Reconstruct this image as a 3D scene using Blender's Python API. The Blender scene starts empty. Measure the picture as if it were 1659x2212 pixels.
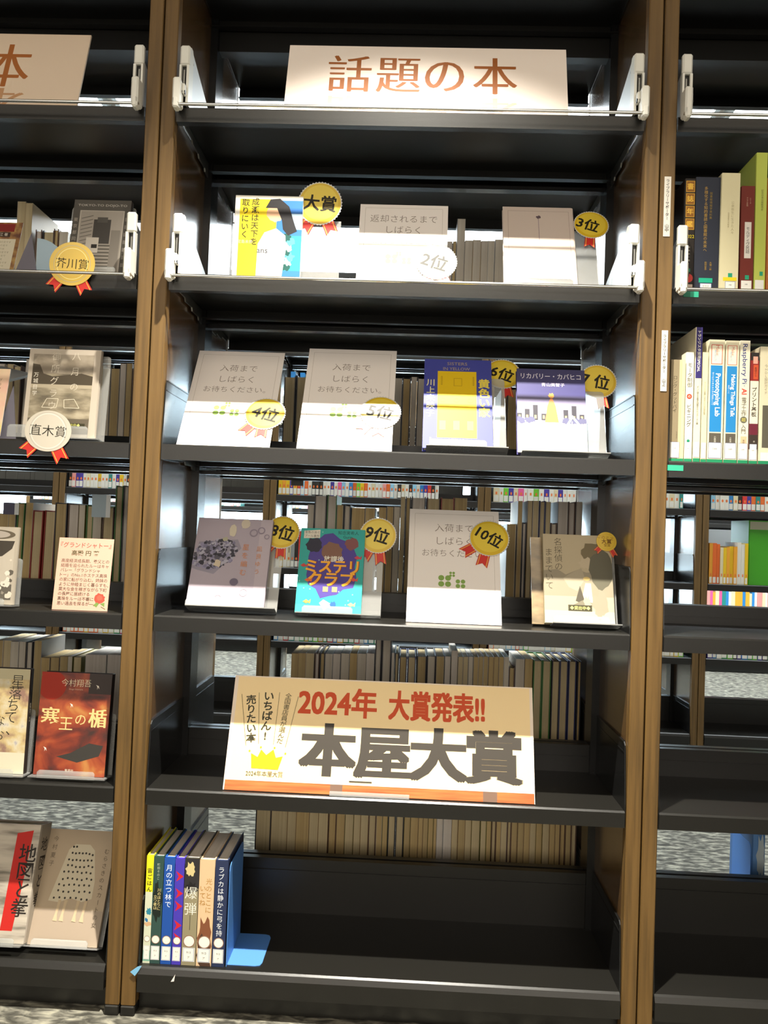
import bpy, bmesh, math, random
import numpy as np
from mathutils import Vector, Matrix
R_ = random.Random(7)
SC = bpy.context.scene
COL = SC.collection

# ------------------------------------------------------------------ camera
CW, CH, FPX = 1659.0, 2212.0, 1660.0
CAM = Vector((0.0276, -1.4471, 0.9197))
PITCH, ROLL, YAW = 0.02642, -0.03689, 0.0318
def _rx(a): return Matrix.Rotation(a, 3, 'X')
def _ry(a): return Matrix.Rotation(a, 3, 'Y')
def _rz(a): return Matrix.Rotation(a, 3, 'Z')
CR = _rz(YAW) @ _rx(PITCH) @ _ry(ROLL)          # columns: right, forward, up
cam_d = bpy.data.cameras.new('camera'); cam = bpy.data.objects.new('camera', cam_d); COL.objects.link(cam)
cam_d.sensor_fit = 'VERTICAL'; cam_d.sensor_height = 24.0; cam_d.lens = 24.0 * FPX / CH
cam_d.clip_start = 0.05
M3 = Matrix((CR.col[0], CR.col[2], -CR.col[1])).transposed()
cam.matrix_world = Matrix.Translation(CAM) @ M3.to_4x4()
SC.camera = cam

# ------------------------------------------------------------------ view, world and lamps
SC.view_settings.view_transform = 'Standard'; SC.view_settings.look = 'None'
SC.view_settings.gamma = 1.0; SC.view_settings.use_curve_mapping = False
SC.view_settings.exposure = 0.0
W = bpy.data.worlds.new('daylight'); SC.world = W; W.use_nodes = True
W.node_tree.nodes['Background'].inputs[0].default_value = (0.72, 0.90, 1.0, 1)
W.node_tree.nodes['Background'].inputs[1].default_value = 20.0
CEIL = 2.75
def lamp(name, kind, loc, energy, color, rot=(0, 0, 0), **kw):
    d = bpy.data.lights.new(name, kind); d.energy = energy; d.color = color
    for k, v in kw.items(): setattr(d, k, v)
    o = bpy.data.objects.new(name, d); COL.objects.link(o); o.location = loc; o.rotation_euler = rot
    return o
SPOT_Y = -0.56
lamp('downlight_beam', 'SPOT', (0.0, SPOT_Y, CEIL - 0.12), 900, (1.0, 0.95, 0.84), (math.radians(5), 0, 0),
     shadow_soft_size=0.02, spot_size=math.radians(72), spot_blend=1.0)
lamp('aisle_overhead_fill', 'AREA', (0.1, -2.6, CEIL - 0.04), 54, (1.0, 0.87, 0.70), (0, 0, 0), shape='RECTANGLE', size=5.0, size_y=1.6)  # added top-down fill to raise the ambient light in the front aisle, no fixture
lamp('behind_camera_fill', 'AREA', (0.0, -5.2, 1.6), 108, (1.0, 0.90, 0.78), (math.radians(90), 0, 0), shape='RECTANGLE', size=6.0, size_y=2.2)  # added frontal fill behind the camera to brighten the shelves, not a real source

# ------------------------------------------------------------------ helpers
def lin(h):
    if isinstance(h, str):
        h = h.lstrip('#'); v = [int(h[i:i+2], 16) / 255 for i in (0, 2, 4)]
    else: v = [c / 255 for c in h]
    return tuple((c / 12.92 if c <= 0.04045 else ((c + 0.055) / 1.055) ** 2.4) for c in v) + (1,)
MATS = {}
def mat(key, col=None, rough=0.6, metal=0.0, coat=0.0, spec=None, emit=None, estr=0.0):
    if key in MATS: return MATS[key]
    m = bpy.data.materials.new(key); m.use_nodes = True; b = m.node_tree.nodes['Principled BSDF']
    b.inputs['Base Color'].default_value = lin(col); b.inputs['Roughness'].default_value = rough
    b.inputs['Metallic'].default_value = metal
    if coat: b.inputs['Coat Weight'].default_value = coat; b.inputs['Coat Roughness'].default_value = 0.15
    if spec is not None: b.inputs['Specular IOR Level'].default_value = spec
    if emit: b.inputs['Emission Color'].default_value = lin(emit); b.inputs['Emission Strength'].default_value = estr
    MATS[key] = m; return m
def ink(h): return mat('ink_' + h.lstrip('#'), h, 0.55, spec=0.3)
def nodes_mat(key, build, rough=0.6):
    if key in MATS: return MATS[key]
    m = bpy.data.materials.new(key); m.use_nodes = True; nt = m.node_tree; b = nt.nodes['Principled BSDF']
    b.inputs['Roughness'].default_value = rough
    build(nt, b); MATS[key] = m; return m
def noise_mat(key, stops, scale=(1, 1, 1), nscale=8.0, detail=5.0, rough=0.6, bump=0.0, coat=0.0, dist=0.0):
    def build(nt, b):
        tc = nt.nodes.new('ShaderNodeTexCoord'); mp = nt.nodes.new('ShaderNodeMapping')
        mp.inputs['Scale'].default_value = scale
        nz = nt.nodes.new('ShaderNodeTexNoise'); nz.inputs['Scale'].default_value = nscale; nz.inputs['Detail'].default_value = detail
        nz.inputs['Distortion'].default_value = dist
        cr = nt.nodes.new('ShaderNodeValToRGB')
        while len(cr.color_ramp.elements) < len(stops): cr.color_ramp.elements.new(0.5)
        for e, (p, c) in zip(cr.color_ramp.elements, stops): e.position = p; e.color = lin(c)
        nt.links.new(tc.outputs['Object'], mp.inputs[0]); nt.links.new(mp.outputs[0], nz.inputs['Vector'])
        nt.links.new(nz.outputs['Fac'], cr.inputs[0]); nt.links.new(cr.outputs[0], b.inputs['Base Color'])
        if bump:
            bp = nt.nodes.new('ShaderNodeBump'); bp.inputs['Strength'].default_value = bump; bp.inputs['Distance'].default_value = 0.002
            nt.links.new(nz.outputs['Fac'], bp.inputs['Height']); nt.links.new(bp.outputs[0], b.inputs['Normal'])
        if coat: b.inputs['Coat Weight'].default_value = coat; b.inputs['Coat Roughness'].default_value = 0.2
    return nodes_mat(key, build, rough)

WOOD = noise_mat('oak_veneer', [(0.30, '#4e3916'), (0.5, '#62481f'), (0.72, '#6e5328')], (34, 34, 1.6), 3.0, 6, 0.55, 0.15)
WOOD_IN = noise_mat('oak_inner_face', [(0.30, '#4a341c'), (0.6, '#5c4326')], (20, 20, 1.2), 3.0, 5, 0.24, 0.03, 0.8)
BLACK = noise_mat('black_steel', [(0.3, '#151412'), (0.7, '#1a1916')], (1, 1, 1), 900, 2, 0.34, 0.05)
BLACKP = noise_mat('black_gloss_panel', [(0.3, '#141414'), (0.7, '#191919')], (1, 1, 60), 12, 3, 0.27, 0.05)
WHITEP = mat('white_plastic', '#dedcd2', 0.4)
WHITEM = mat('white_steel', '#d3d6d4', 0.45)
CHROME = mat('chrome', '#d8d8d4', 0.18, 1.0)
SILVER = mat('zinc_bracket', '#8a8a86', 0.35, 0.9)
PAPER = mat('white_paper', '#e8e0d9', 0.7)
BLUEM = mat('blue_steel', '#4f82c4', 0.4)
SKYM = mat('pale_blue_steel', '#b7cfdd', 0.4)
def _pages(key, a, b_):
    return noise_mat(key, [(0.35, a), (0.65, b_)], (420, 4, 2), 1.0, 2, 0.8, 0.25)
PAGES = [_pages('book_pages_%d' % i, a, b_) for i, (a, b_) in enumerate(
    [('#c6bba8', '#d2c8b6'), ('#beab84', '#ccba92'), ('#cbc0b2', '#d6ccc0'), ('#ad9568', '#bfa878'), ('#c0b5a4', '#cdc4b4'), ('#b59a68', '#c5ab78')])]
def acrylic_build(nt, b):
    out = nt.nodes['Material Output']; tr = nt.nodes.new('ShaderNodeBsdfTransparent'); tr.inputs[0].default_value = (0.93, 0.95, 0.94, 1)
    gl = nt.nodes.new('ShaderNodeBsdfGlossy'); gl.inputs['Roughness'].default_value = 0.08
    df = nt.nodes.new('ShaderNodeBsdfDiffuse'); df.inputs[0].default_value = (0.7, 0.7, 0.68, 1)
    fr = nt.nodes.new('ShaderNodeFresnel'); fr.inputs[0].default_value = 1.5
    m1 = nt.nodes.new('ShaderNodeMixShader'); m2 = nt.nodes.new('ShaderNodeMixShader'); m2.inputs[0].default_value = 0.24
    nt.links.new(tr.outputs[0], m2.inputs[1]); nt.links.new(df.outputs[0], m2.inputs[2])
    nt.links.new(fr.outputs[0], m1.inputs[0]); nt.links.new(m2.outputs[0], m1.inputs[1]); nt.links.new(gl.outputs[0], m1.inputs[2])
    nt.links.new(m1.outputs[0], out.inputs[0])
ACRYL = nodes_mat('clear_acrylic', acrylic_build)
def glass_build(nt, b):
    out = nt.nodes['Material Output']; tr = nt.nodes.new('ShaderNodeBsdfTransparent'); tr.inputs[0].default_value = (0.95, 0.97, 0.98, 1)
    gl = nt.nodes.new('ShaderNodeBsdfGlossy'); gl.inputs['Roughness'].default_value = 0.02
    fr = nt.nodes.new('ShaderNodeFresnel'); fr.inputs[0].default_value = 1.45; m1 = nt.nodes.new('ShaderNodeMixShader')
    nt.links.new(fr.outputs[0], m1.inputs[0]); nt.links.new(tr.outputs[0], m1.inputs[1]); nt.links.new(gl.outputs[0], m1.inputs[2])
    nt.links.new(m1.outputs[0], out.inputs[0])
GLASS = nodes_mat('window_glass', glass_build)

class MB:
    """collects simple solids and builds one mesh object"""
    def __init__(s): s.v = []; s.f = []; s.mi = []; s.ms = []; s.sm = []
    def _m(s, m):
        if m not in s.ms: s.ms.append(m)
        return s.ms.index(m)
    def add(s, vs, fs, m, smooth=False):
        k = len(s.v); s.v += [tuple(v) for v in vs]; mi = s._m(m)
        for f in fs: s.f.append(tuple(i + k for i in f)); s.mi.append(mi); s.sm.append(smooth)
    def box(s, x0, y0, z0, x1, y1, z1, m, bev=0.0):
        if bev <= 0:
            vs = [(x0,y0,z0),(x1,y0,z0),(x1,y1,z0),(x0,y1,z0),(x0,y0,z1),(x1,y0,z1),(x1,y1,z1),(x0,y1,z1)]
            s.add(vs, [(0,3,2,1),(4,5,6,7),(0,1,5,4),(1,2,6,5),(2,3,7,6),(3,0,4,7)], m)
        else:
            bm = bmesh.new(); bmesh.ops.create_cube(bm, size=1)
            for v in bm.verts: v.co = Vector(((x0+x1)/2 + v.co.x*(x1-x0), (y0+y1)/2 + v.co.y*(y1-y0), (z0+z1)/2 + v.co.z*(z1-z0)))
            bmesh.ops.bevel(bm, geom=bm.edges[:], offset=bev, segments=1, affect='EDGES')
            bm.verts.index_update(); s.add([v.co[:] for v in bm.verts], [[v.index for v in f.verts] for f in bm.faces], m); bm.free()
    def prism(s, pts, axis, a, b, m, smooth=False):
        """extrude a closed outline; pts are the two other coordinates in xyz order"""
        n = len(pts)
        def mk(p, t):
            return {'x': (t, p[0], p[1]), 'y': (p[0], t, p[1]), 'z': (p[0], p[1], t)}[axis]
        vs = [mk(p, a) for p in pts] + [mk(p, b) for p in pts]
        k = len(s.v); s.v += vs; mi = s._m(m)
        area = sum(pts[i][0]*pts[(i+1) % n][1] - pts[(i+1) % n][0]*pts[i][1] for i in range(n))
        ccw = area > 0; flip = (axis == 'y')
        fr = list(range(n)); bk = [i + n for i in range(n)]
        f1 = fr[::-1]; f2 = bk
        if ccw == flip: f1, f2 = f1[::-1], f2[::-1]
        s.f.append(tuple(i + k for i in f1)); s.f.append(tuple(i + k for i in f2)); s.mi += [mi, mi]; s.sm += [False, False]
        for i in range(n):
            j = (i + 1) % n; q = (i, j, j + n, i + n)
            if ccw == flip: q = q[::-1]
            s.f.append(tuple(t + k for t in q)); s.mi.append(mi); s.sm.append(smooth)
    def cyl(s, p0, p1, r, m, n=16):
        p0 = Vector(p0); p1 = Vector(p1); d = (p1 - p0).normalized(); a = d.orthogonal().normalized(); b = d.cross(a)
        vs = [p0 + r*(math.cos(t)*a + math.sin(t)*b) for t in [2*math.pi*i/n for i in range(n)]]
        vs += [v + (p1 - p0) for v in vs]
        s.add(vs, [(i, (i+1) % n, (i+1) % n + n, i + n) for i in range(n)], m, True)
        s.add([vs[i] for i in range(n)], [tuple(range(n))[::-1]], m); s.add([vs[i+n] for i in range(n)], [tuple(range(n))], m)
    def mesh(s, name):
        me = bpy.data.meshes.new(name); me.from_pydata(s.v, [], s.f)
        for m in s.ms: me.materials.append(m)
        me.polygons.foreach_set('material_index', s.mi); me.polygons.foreach_set('use_smooth', s.sm); me.update(); return me
    def build(s, name, parent=None, loc=None, **tags):
        o = bpy.data.objects.new(name, s.mesh(name)); COL.objects.link(o)
        if parent: o.parent = parent
        if loc: o.location = loc
        for k, v in tags.items(): o[k] = v
        return o
def thing(name, label, cat, loc=(0, 0, 0), rot=None, group=None, matrix=None):
    o = bpy.data.objects.new(name, None); COL.objects.link(o); o.empty_display_size = 0.05
    if matrix is not None: o.matrix_world = matrix
    else:
        o.location = loc
        if rot: o.rotation_euler = rot
    o['label'] = label; o['category'] = cat
    if group: o['group'] = group
    return o
def copy_tree(o, parent=None):
    c = o.copy(); COL.objects.link(c)
    if parent: c.parent = parent
    for ch in list(o.children): copy_tree(ch, c)
    return c
def ray(px, py):
    return (CR @ Vector(((px - CW/2) / FPX, 1.0, -(py - CH/2) / FPX)))
def P(px, py, y):
    """world point at depth y seen at a photograph pixel (used to measure the place, not to draw it)"""
    d = ray(px, py); return CAM + d * ((y - CAM.y) / d.y)
ORD = 'first second third fourth fifth sixth seventh eighth ninth tenth eleventh twelfth thirteenth fourteenth fifteenth sixteenth seventeenth eighteenth nineteenth'.split()
TENS = {2: 'twenty', 3: 'thirty', 4: 'forty', 5: 'fifty', 6: 'sixty'}
def ordinal(n):
    if n < 20: return ORD[n-1]
    t, u = divmod(n, 10)
    return TENS[t] + '-' + ORD[u-1] if u else TENS[t][:-1] + 'ieth'

# ------------------------------------------------------------------ lettering (flat print)
_tc = {}
FC = bpy.data.curves.new('lettering_source', 'FONT'); FO = bpy.data.objects.new('lettering_source', FC); COL.objects.link(FO)
def glyph(s, off=0.0, res=2):
    k = (s, off, res)
    if k in _tc: return _tc[k]
    FC.body = s; FC.offset = off; FC.resolution_u = res
    dg = bpy.context.evaluated_depsgraph_get(); dg.update()
    me = bpy.data.meshes.new_from_object(FO.evaluated_get(dg))
    vs = np.zeros(len(me.vertices)*3); me.vertices.foreach_get('co', vs); vs = vs.reshape(-1, 3)[:, :2]
    fs = [tuple(p.vertices) for p in me.polygons]
    bpy.data.meshes.remove(me); _tc[k] = (vs, fs); return _tc[k]
def glyph_flat(s, off, res): return glyph(s, off, res)
EM = None
def em_box():
    global EM
    if EM is None:
        v, _ = glyph('国'); a = v.min(0); b = v.max(0); c = (a+b)/2; sz = max(b-a) * 1.09
        EM = (c[0], c[1], sz)
    return EM
class Art:
    """flat print in the coordinates of a sheet w x h metres lying in its local x-z plane, facing -y"""
    def __init__(s, w, h, y=0.0, step=0.000012): s.w, s.h = w, h; s.y = y; s.st = step; s.mb = MB(); s.n = 1; s.clip = True
    def _put(s, pts, fs, m):
        y = s.y - s.n * s.st; s.n += 1
        if s.clip: pts = [(min(max(p[0], 0.0), s.w), min(max(p[1], 0.0), s.h)) for p in pts]
        s.mb.add([(p[0], y, p[1]) for p in pts], fs, m)
    def _mat(s, c): return ink(c) if isinstance(c, str) else c
    def rect(s, u0, v0, u1, v1, c):
        w, h = s.w, s.h; s._put([(u0*w, v0*h), (u1*w, v0*h), (u1*w, v1*h), (u0*w, v1*h)], [(0,1,2,3)], s._mat(c)); return s
    def poly(s, pts, c):
        s._put([(u*s.w, v*s.h) for u, v in pts], [tuple(range(len(pts)))], s._mat(c)); return s
    def line(s, u0, v0, u1, v1, t, c):
        a = Vector((u0*s.w, v0*s.h)); b = Vector((u1*s.w, v1*s.h)); d = (b-a).normalized(); n = Vector((-d.y, d.x))*t*s.w/2
        s._put([tuple(a-n), tuple(b-n), tuple(b+n), tuple(a+n)], [(0,1,2,3)], s._mat(c)); return s
    def frame(s, u0, v0, u1, v1, t, c):
        ty = t * s.w / s.h
        for q in ((u0, v0, u1, v0+ty), (u0, v1-ty, u1, v1), (u0, v0, u0+t, v1), (u1-t, v0, u1, v1)): s.rect(*q, c)
        return s
    def disc(s, u, v, r, c, ry=None, n=28, a0=0.0):
        ry = ry or r
        s._put([(u*s.w + r*s.w*math.cos(a0+2*math.pi*i/n), v*s.h + ry*s.w*math.sin(a0+2*math.pi*i/n)) for i in range(n)], [tuple(range(n))], s._mat(c)); return s
    def ring(s, u, v, r0, r1, c, n=32):
        pts = []
        for r in (r0, r1): pts += [(u*s.w + r*s.w*math.cos(2*math.pi*i/n), v*s.h + r*s.w*math.sin(2*math.pi*i/n)) for i in range(n)]
        s._put(pts, [(i, (i+1) % n, (i+1) % n + n, i+n) for i in range(n)], s._mat(c)); return s
    def blob(s, u, v, r, c, seed=1, n=20, j=0.3, ry=None):
        g = random.Random(seed); ry = ry or r
        s._put([(u*s.w + r*s.w*k*math.cos(2*math.pi*i/n), v*s.h + ry*s.w*k*math.sin(2*math.pi*i/n)) for i, k in ((i, 1+g.uniform(-j, j)) for i in range(n))], [tuple(range(n))], s._mat(c)); return s
    def _emit(s, vs, fs, m, bold, serif, sz):
        if not len(vs): return
        if serif and sz > 0.03:
            st, s.st = s.st, s.st*0.4; s.n = int(s.n*2.5)+1
            for k in (-1, 0, 1): s._put(vs + np.array([k*0.020*sz, (k % 2)*0.006*sz]), fs, m)
            s.st = st; s.n = int(s.n*0.4)+1
        elif bold:
            b, q = (bold[0]*sz, bold[1]*sz) if isinstance(bold, tuple) else (bold*sz, bold*sz)
            st, s.st = s.st, s.st*0.4; s.n = int(s.n*2.5)+1
            for dx, dz in ((-b, -q), (b, -q), (-b, q), (b, q), (0, 0), (b, 0), (-b, 0), (0, q), (0, -q)): s._put(vs + np.array([dx, dz]), fs, m)
            s.st = st; s.n = int(s.n*0.4)+1
        else: s._put(vs, fs, m)
    def text(s, t, u, v, size, c, vert=False, bold=0.0, serif=False, rot=0.0, width=None, off=0.0, pitch=1.0, flipv=False, sy=1.0, align='c', res=2, sheary=0.0, vh=None):
        """u, v: centre (align c) or start; size: em as a fraction of the sheet's width; width: total width fraction to stretch to"""
        if vh: sy = vh * s.h / (size * s.w)
        m = s._mat(c); sz = size * s.w; ca, sa = math.cos(math.radians(rot)), math.sin(math.radians(rot))
        cx, cy, em = em_box()
        if serif: off = off - 0.006
        cells = []
        if vert:
            n = len(t)
            for i, ch in enumerate(t):
                if ch in ' 　': continue
                vs, fs = glyph(ch, off, res); vs = (vs - [cx, cy]) / em
                if ch in 'ー-―「」『』（）…～':
                    vs = np.stack([vs[:, 1], -vs[:, 0]], 1)
                elif ord(ch) < 128: b0, b1 = vs.min(0), vs.max(0); vs = vs - (b0+b1)/2
                elif ch in '、。': vs = vs + [0.6, 0.6]
                start = 0 if align == 't' else (n-1)/2*pitch
                cells.append((vs*[sz, sz*sy] + [0, (start - i*pitch)*sz*sy], fs))
        else:
            vs, fs = glyph(t, off, res); vs = (vs - [cx, cy]) / em
            b0, b1 = vs.min(0), vs.max(0); k = 1.0
            if width: k = width * s.w / max(1e-6, (b1[0]-b0[0])*sz)
            x0 = (b0[0]+b1[0])/2 if align == 'c' else (b0[0] if align == 'l' else b1[0])
            vs = (vs - [x0, 0]) * [k*sz, sz*sy]
            if flipv: vs = vs * [1, -1]
            cells.append((vs, fs if not flipv else [f[::-1] for f in fs]))
        for vs, fs in cells:
            if not len(vs): continue
            vs = np.stack([vs[:, 0]*ca - vs[:, 1]*sa, vs[:, 0]*sa + vs[:, 1]*ca], 1) + [u*s.w, v*s.h]
            if sheary: vs = vs + np.stack([vs[:, 1]*0, (vs[:, 0]-u*s.w)*sheary], 1)
            s._emit(vs, fs, m, bold, serif, sz)
        return s
    def build(s, name, parent, loc=None):
        return s.mb.build(name, parent, loc)

# ------------------------------------------------------------------ the room
def structure(o): o['kind'] = 'structure'; return o
XW, YF, YB = 4.3, -5.7, 5.6
CARPET = noise_mat('mottled_carpet', [(0.36, '#33312a'), (0.47, '#4c4a41'), (0.56, '#706d62'), (0.68, '#93907f')], (9, 22, 9), 3.2, 7, 0.95, 0.5, 0, 0.6)
CEILM = mat('ceiling_board', '#cfc8bc', 0.9); WALLM = mat('grey_plaster', '#a9abab', 0.85)
m = MB(); m.box(-XW, YF, -0.05, XW, YB, 0, CARPET); structure(m.build('floor'))
m = MB(); m.box(-XW, YF, CEIL, XW, YB, CEIL+0.05, CEILM); structure(m.build('ceiling'))
m = MB(); m.box(-XW-0.1, YF, 0, -XW, YB, CEIL, WALLM); structure(m.build('wall_left'))
m = MB(); m.box(XW, YF, 0, XW+0.1, YB, CEIL, WALLM); structure(m.build('wall_right'))
m = MB(); m.box(-XW, YF-0.1, 0, XW, YF, CEIL, WALLM); structure(m.build('wall_front'))
# back wall with a long run of windows, plain plaster past them
WX0, WX1, WZ0, WZ1, NW = -4.0, 2.48, 0.34, 2.45, 6
m = MB(); y0, y1 = YB, YB+0.12
m.box(-XW, y0, 0, XW, y1, WZ0, WALLM); m.box(-XW, y0, WZ1, XW, y1, CEIL, WALLM)
m.box(-XW, y0, WZ0, WX0, y1, WZ1, WALLM); m.box(WX1, y0, WZ0, XW, y1, WZ1, WALLM)
structure(m.build('wall_back'))
FRM = mat('window_frame_grey', '#8f9698', 0.5)
for i in range(NW):
    a = WX0 + (WX1-WX0)*i/NW; b = WX0 + (WX1-WX0)*(i+1)/NW
    m = MB(); t = 0.035
    m.box(a, y0+0.02, WZ0, a+t, y0+0.09, WZ1, FRM); m.box(b-t, y0+0.02, WZ0, b, y0+0.09, WZ1, FRM)
    m.box(a+t, y0+0.02, WZ0, b-t, y0+0.09, WZ0+t, FRM); m.box(a+t, y0+0.02, WZ1-t, b-t, y0+0.09, WZ1, FRM)
    w = structure(m.build('window_%d' % (i+1)))
    g = MB(); g.box(a+t, y0+0.05, WZ0+t, b-t, y0+0.056, WZ1-t, GLASS); g.build('pane', w)
# recessed light panels in the ceiling behind the shelves (what shows white above the shelves beyond)
PANEL = mat('luminous_panel', '#ffffff', 0.5, emit='#f2fbff', estr=12.0)
n = 0
for j, ya in enumerate((1.15, 2.75)):
    for i in range(6):
        xa = -3.9 + i*1.3
        t = thing('ceiling_light_panel', 'glowing white ceiling light panel, %s of the row %s' % (ordinal(i+1), ('above the walkway behind the display', 'closer to the windows')[j]),
                  'ceiling light', (xa+0.63, ya+0.75, CEIL), group='luminous ceiling panels')
        m = MB()
        for q in ((-0.63,-0.75,-0.61,0.75),(0.61,-0.75,0.63,0.75),(-0.61,-0.75,0.61,-0.73),(-0.61,0.73,0.61,0.75)): m.box(q[0], q[1], -0.03, q[2], q[3], 0, WHITEM)
        m.build('frame', t); m = MB(); m.box(-0.61, -0.73, -0.02, 0.61, 0.73, -0.012, PANEL); m.build('diffuser', t)
t = thing('ceiling_spotlight', 'small black ceiling spotlight aimed down at the award book display', 'spotlight', (0.0, SPOT_Y, CEIL))
m = MB(); m.cyl((0, 0, -0.012), (0, 0, 0.0), 0.05, BLACK, 20); m.build('mount', t)
m = MB(); n_ = 20
vs = []; fs = []
for k, (r, z) in enumerate([(0.042, -0.012), (0.042, -0.105), (0.036, -0.105), (0.036, -0.03)]):
    vs += [(r*math.cos(2*math.pi*i/n_), r*math.sin(2*math.pi*i/n_), z) for i in range(n_)]
for k in range(3): fs += [(k*n_+i, k*n_+(i+1) % n_, (k+1)*n_+(i+1) % n_, (k+1)*n_+i) for i in range(n_)]
m.add(vs, fs, BLACK, True); m.build('housing', t)

# ------------------------------------------------------------------ the bookcases
ZS = {0: 2.052, 1: 1.726, 2: 1.399, 3: 1.073, 4: 0.747, 5: 0.4206, 6: 0.0906}
STOP = {0: 0.02, 1: 0.03, 2: 0.03, 3: 0.035, 4: 0.037, 5: 0.055, 6: 0.112}
HW, PT, PITCHX, DEP = 0.45, 0.027, 0.957, 0.5
def shelf_mesh(k, back):
    m = MB(); st = STOP[k]; x = HW-0.003; L = 0.03 if k < 6 else 0.045
    m.box(-x, 0.004, -0.003, x, 0.235, 0.0, BLACK)                       # tray
    m.prism([(0.004, 0.0), (0.0005, -0.003), (0.0005, -L), (0.004, -L), (0.016, -L), (0.016, -L+0.002), (0.006, -L+0.002), (0.006, -0.003)], 'x', -x, x, BLACK)
    m.box(-x, 0.229, -0.022, x, 0.235, -0.003, BLACK)
    m.box(-x, 0.215, -0.024, x, 0.229, -0.022, BLACK)
    m.box(-x, 0.231, 0.0, x, 0.235, st, BLACK)                            # back stop
    m.box(-x, 0.231, st, x, 0.246, st+0.003, BLACK); m.box(-x, 0.2285, st-0.022, x, 0.231, st-0.0205, BLACK)
    if k == 6: m.prism([(0.0005, -0.003), (-0.004, -0.012), (-0.004, -0.045), (0.0005, -0.045)], 'x', -x, x, BLACK)
    return m.mesh('shelf')
SHELF = {k: shelf_mesh(k, 0) for k in ZS}
def end_plate_mesh():
    m = MB(); m.prism([(0.003, -0.03), (0.003, 0.012), (0.012, 0.118), (0.018, 0.124), (0.228, 0.124), (0.228, -0.02)], 'x', -0.001, 0.001, BLACKP)
    m.box(0.001, 0.016, 0.104, 0.0018, 0.226, 0.1065, BLACKP); m.box(0.001, 0.018, 0.1225, 0.002, 0.226, 0.125, BLACKP)
    m.box(-0.0018, 0.016, 0.104, -0.001, 0.226, 0.1065, BLACKP); m.box(-0.002, 0.018, 0.1225, -0.001, 0.226, 0.125, BLACKP)
    return m.mesh('end_plate')
END = end_plate_mesh()
def bracket_mesh():
    m = MB(); pts = [(0.03, -0.004), (0.228, -0.004), (0.228, -0.036), (0.2, -0.033), (0.195, -0.027), (0.15, -0.028), (0.144, -0.021), (0.1, -0.023), (0.095, -0.016), (0.05, -0.016)]
    m.prism(pts, 'x', -0.0015, 0.0015, SILVER); return m.mesh('shelf_bracket')
BRK = bracket_mesh()
def guard_mesh():
    m = MB()
    m.prism([(0.0, 0.0), (0.0, 0.112), (0.004, 0.117), (0.020, 0.117), (0.221, 0.042), (0.221, 0.0)], 'x', 0.004, 0.007, WHITEM)
    m.prism([(0.004, 0.0), (0.02, 0.0), (0.02, 0.108), (0.014, 0.117), (0.004, 0.117), (0.0, 0.112), (0.0, 0.0)], 'x', 0.007, 0.009, WHITEP)
    # front channel with an open slot
    m.box(-0.010, -0.006, 0.078, 0.009, 0.006, 0.117, WHITEP, 0.003)
    m.box(-0.010, -0.006, 0.0, -0.006, 0.006, 0.078, WHITEP); m.box(0.004, -0.006, 0.0, 0.009, 0.006, 0.078, WHITEP)
    m.box(-0.006, 0.002, 0.0, 0.004, 0.006, 0.078, BLACK)
    m.box(-0.003, -0.002, 0.03, 0.000, 0.002, 0.07, SILVER)
    for z, yy in ((0.014, 0.05), (0.02, 0.16), (0.095, 0.022)): m.cyl((0.007, yy, z), (0.0085, yy, z), 0.0025, SILVER, 8)
    return m.mesh('book_guard')
def lever_mesh():
    m = MB(); m.box(-0.013, -0.035, -0.014, 0.001, -0.006, 0.038, WHITEP, 0.003); m.box(-0.012, -0.036, -0.021, -0.001, -0.016, 0.0, WHITEP, 0.003)
    m.box(0.001, -0.02, 0.014, 0.006, -0.006, 0.034, WHITEP, 0.0015); m.cyl((0.001, -0.016, 0.018), (0.0068, -0.016, 0.018), 0.004, BLACK, 10)
    return m.mesh('lever')
GUARD, LEVER = guard_mesh(), lever_mesh()
def flat(name, me, parent, loc=(0, 0, 0), scale=None, rz=0):
    o = bpy.data.objects.new(name, me); COL.objects.link(o); o.parent = parent; o.location = loc
    if scale: o.scale = scale
    if rz: o.rotation_euler.z = rz
    return o
def side_mesh(sg):
    m = MB(); a, b = sorted((sg*HW, sg*(HW+PT))); top = 2.085
    m.box(a, 0.020, 0.018, b, DEP-0.020, top, WOOD_IN); m.box(a, -0.002, 0.018, b, 0.020, top, WOOD, 0.0016); m.box(a, DEP-0.020, 0.018, b, DEP+0.002, top, WOOD, 0.0016)
    return m.mesh('side_panel')
SIDE = {s: side_mesh(s) for s in (-1, 1)}
m = MB(); m.box(-0.0135, -0.004, 0, 0.0135, DEP+0.004, 0.018, BLACK, 0.002); FOOTM = m.mesh('foot')
m = MB(); m.box(-0.008, 0.222, 0.02, 0.008, 0.278, 2.07, BLACKP); UPR = m.mesh('upright')
m = MB(); m.box(-HW+0.001, 0.02, 0.004, HW-0.001, 0.48, 0.046, BLACK); m.box(-HW+0.001, 0.232, 0.046, HW-0.001, 0.268, 0.19, BLACK); KICK = m.mesh('plinth')
m = MB(); m.box(-HW+0.001, 0.0, 2.056, HW-0.001, DEP, 2.08, BLACK); m.box(-HW+0.001, 0.238, 1.985, HW-0.001, 0.262, 2.05, BLACK); TOPM = m.mesh('top_panel')
m = MB(); m.cyl((-HW+0.004, 0, 0), (HW-0.004, 0, 0), 0.003, CHROME, 14); BAR = m.mesh('guard_bar')
m = MB()
for a in (1, 2, 3, 4, 5): pass
def cross_mesh():
    m = MB(); m.box(-HW+0.016, 0.240, -0.004, HW-0.016, 0.260, 0.004, BLACKP); return m.mesh('cross_bar')
CROSS = cross_mesh()
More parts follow.
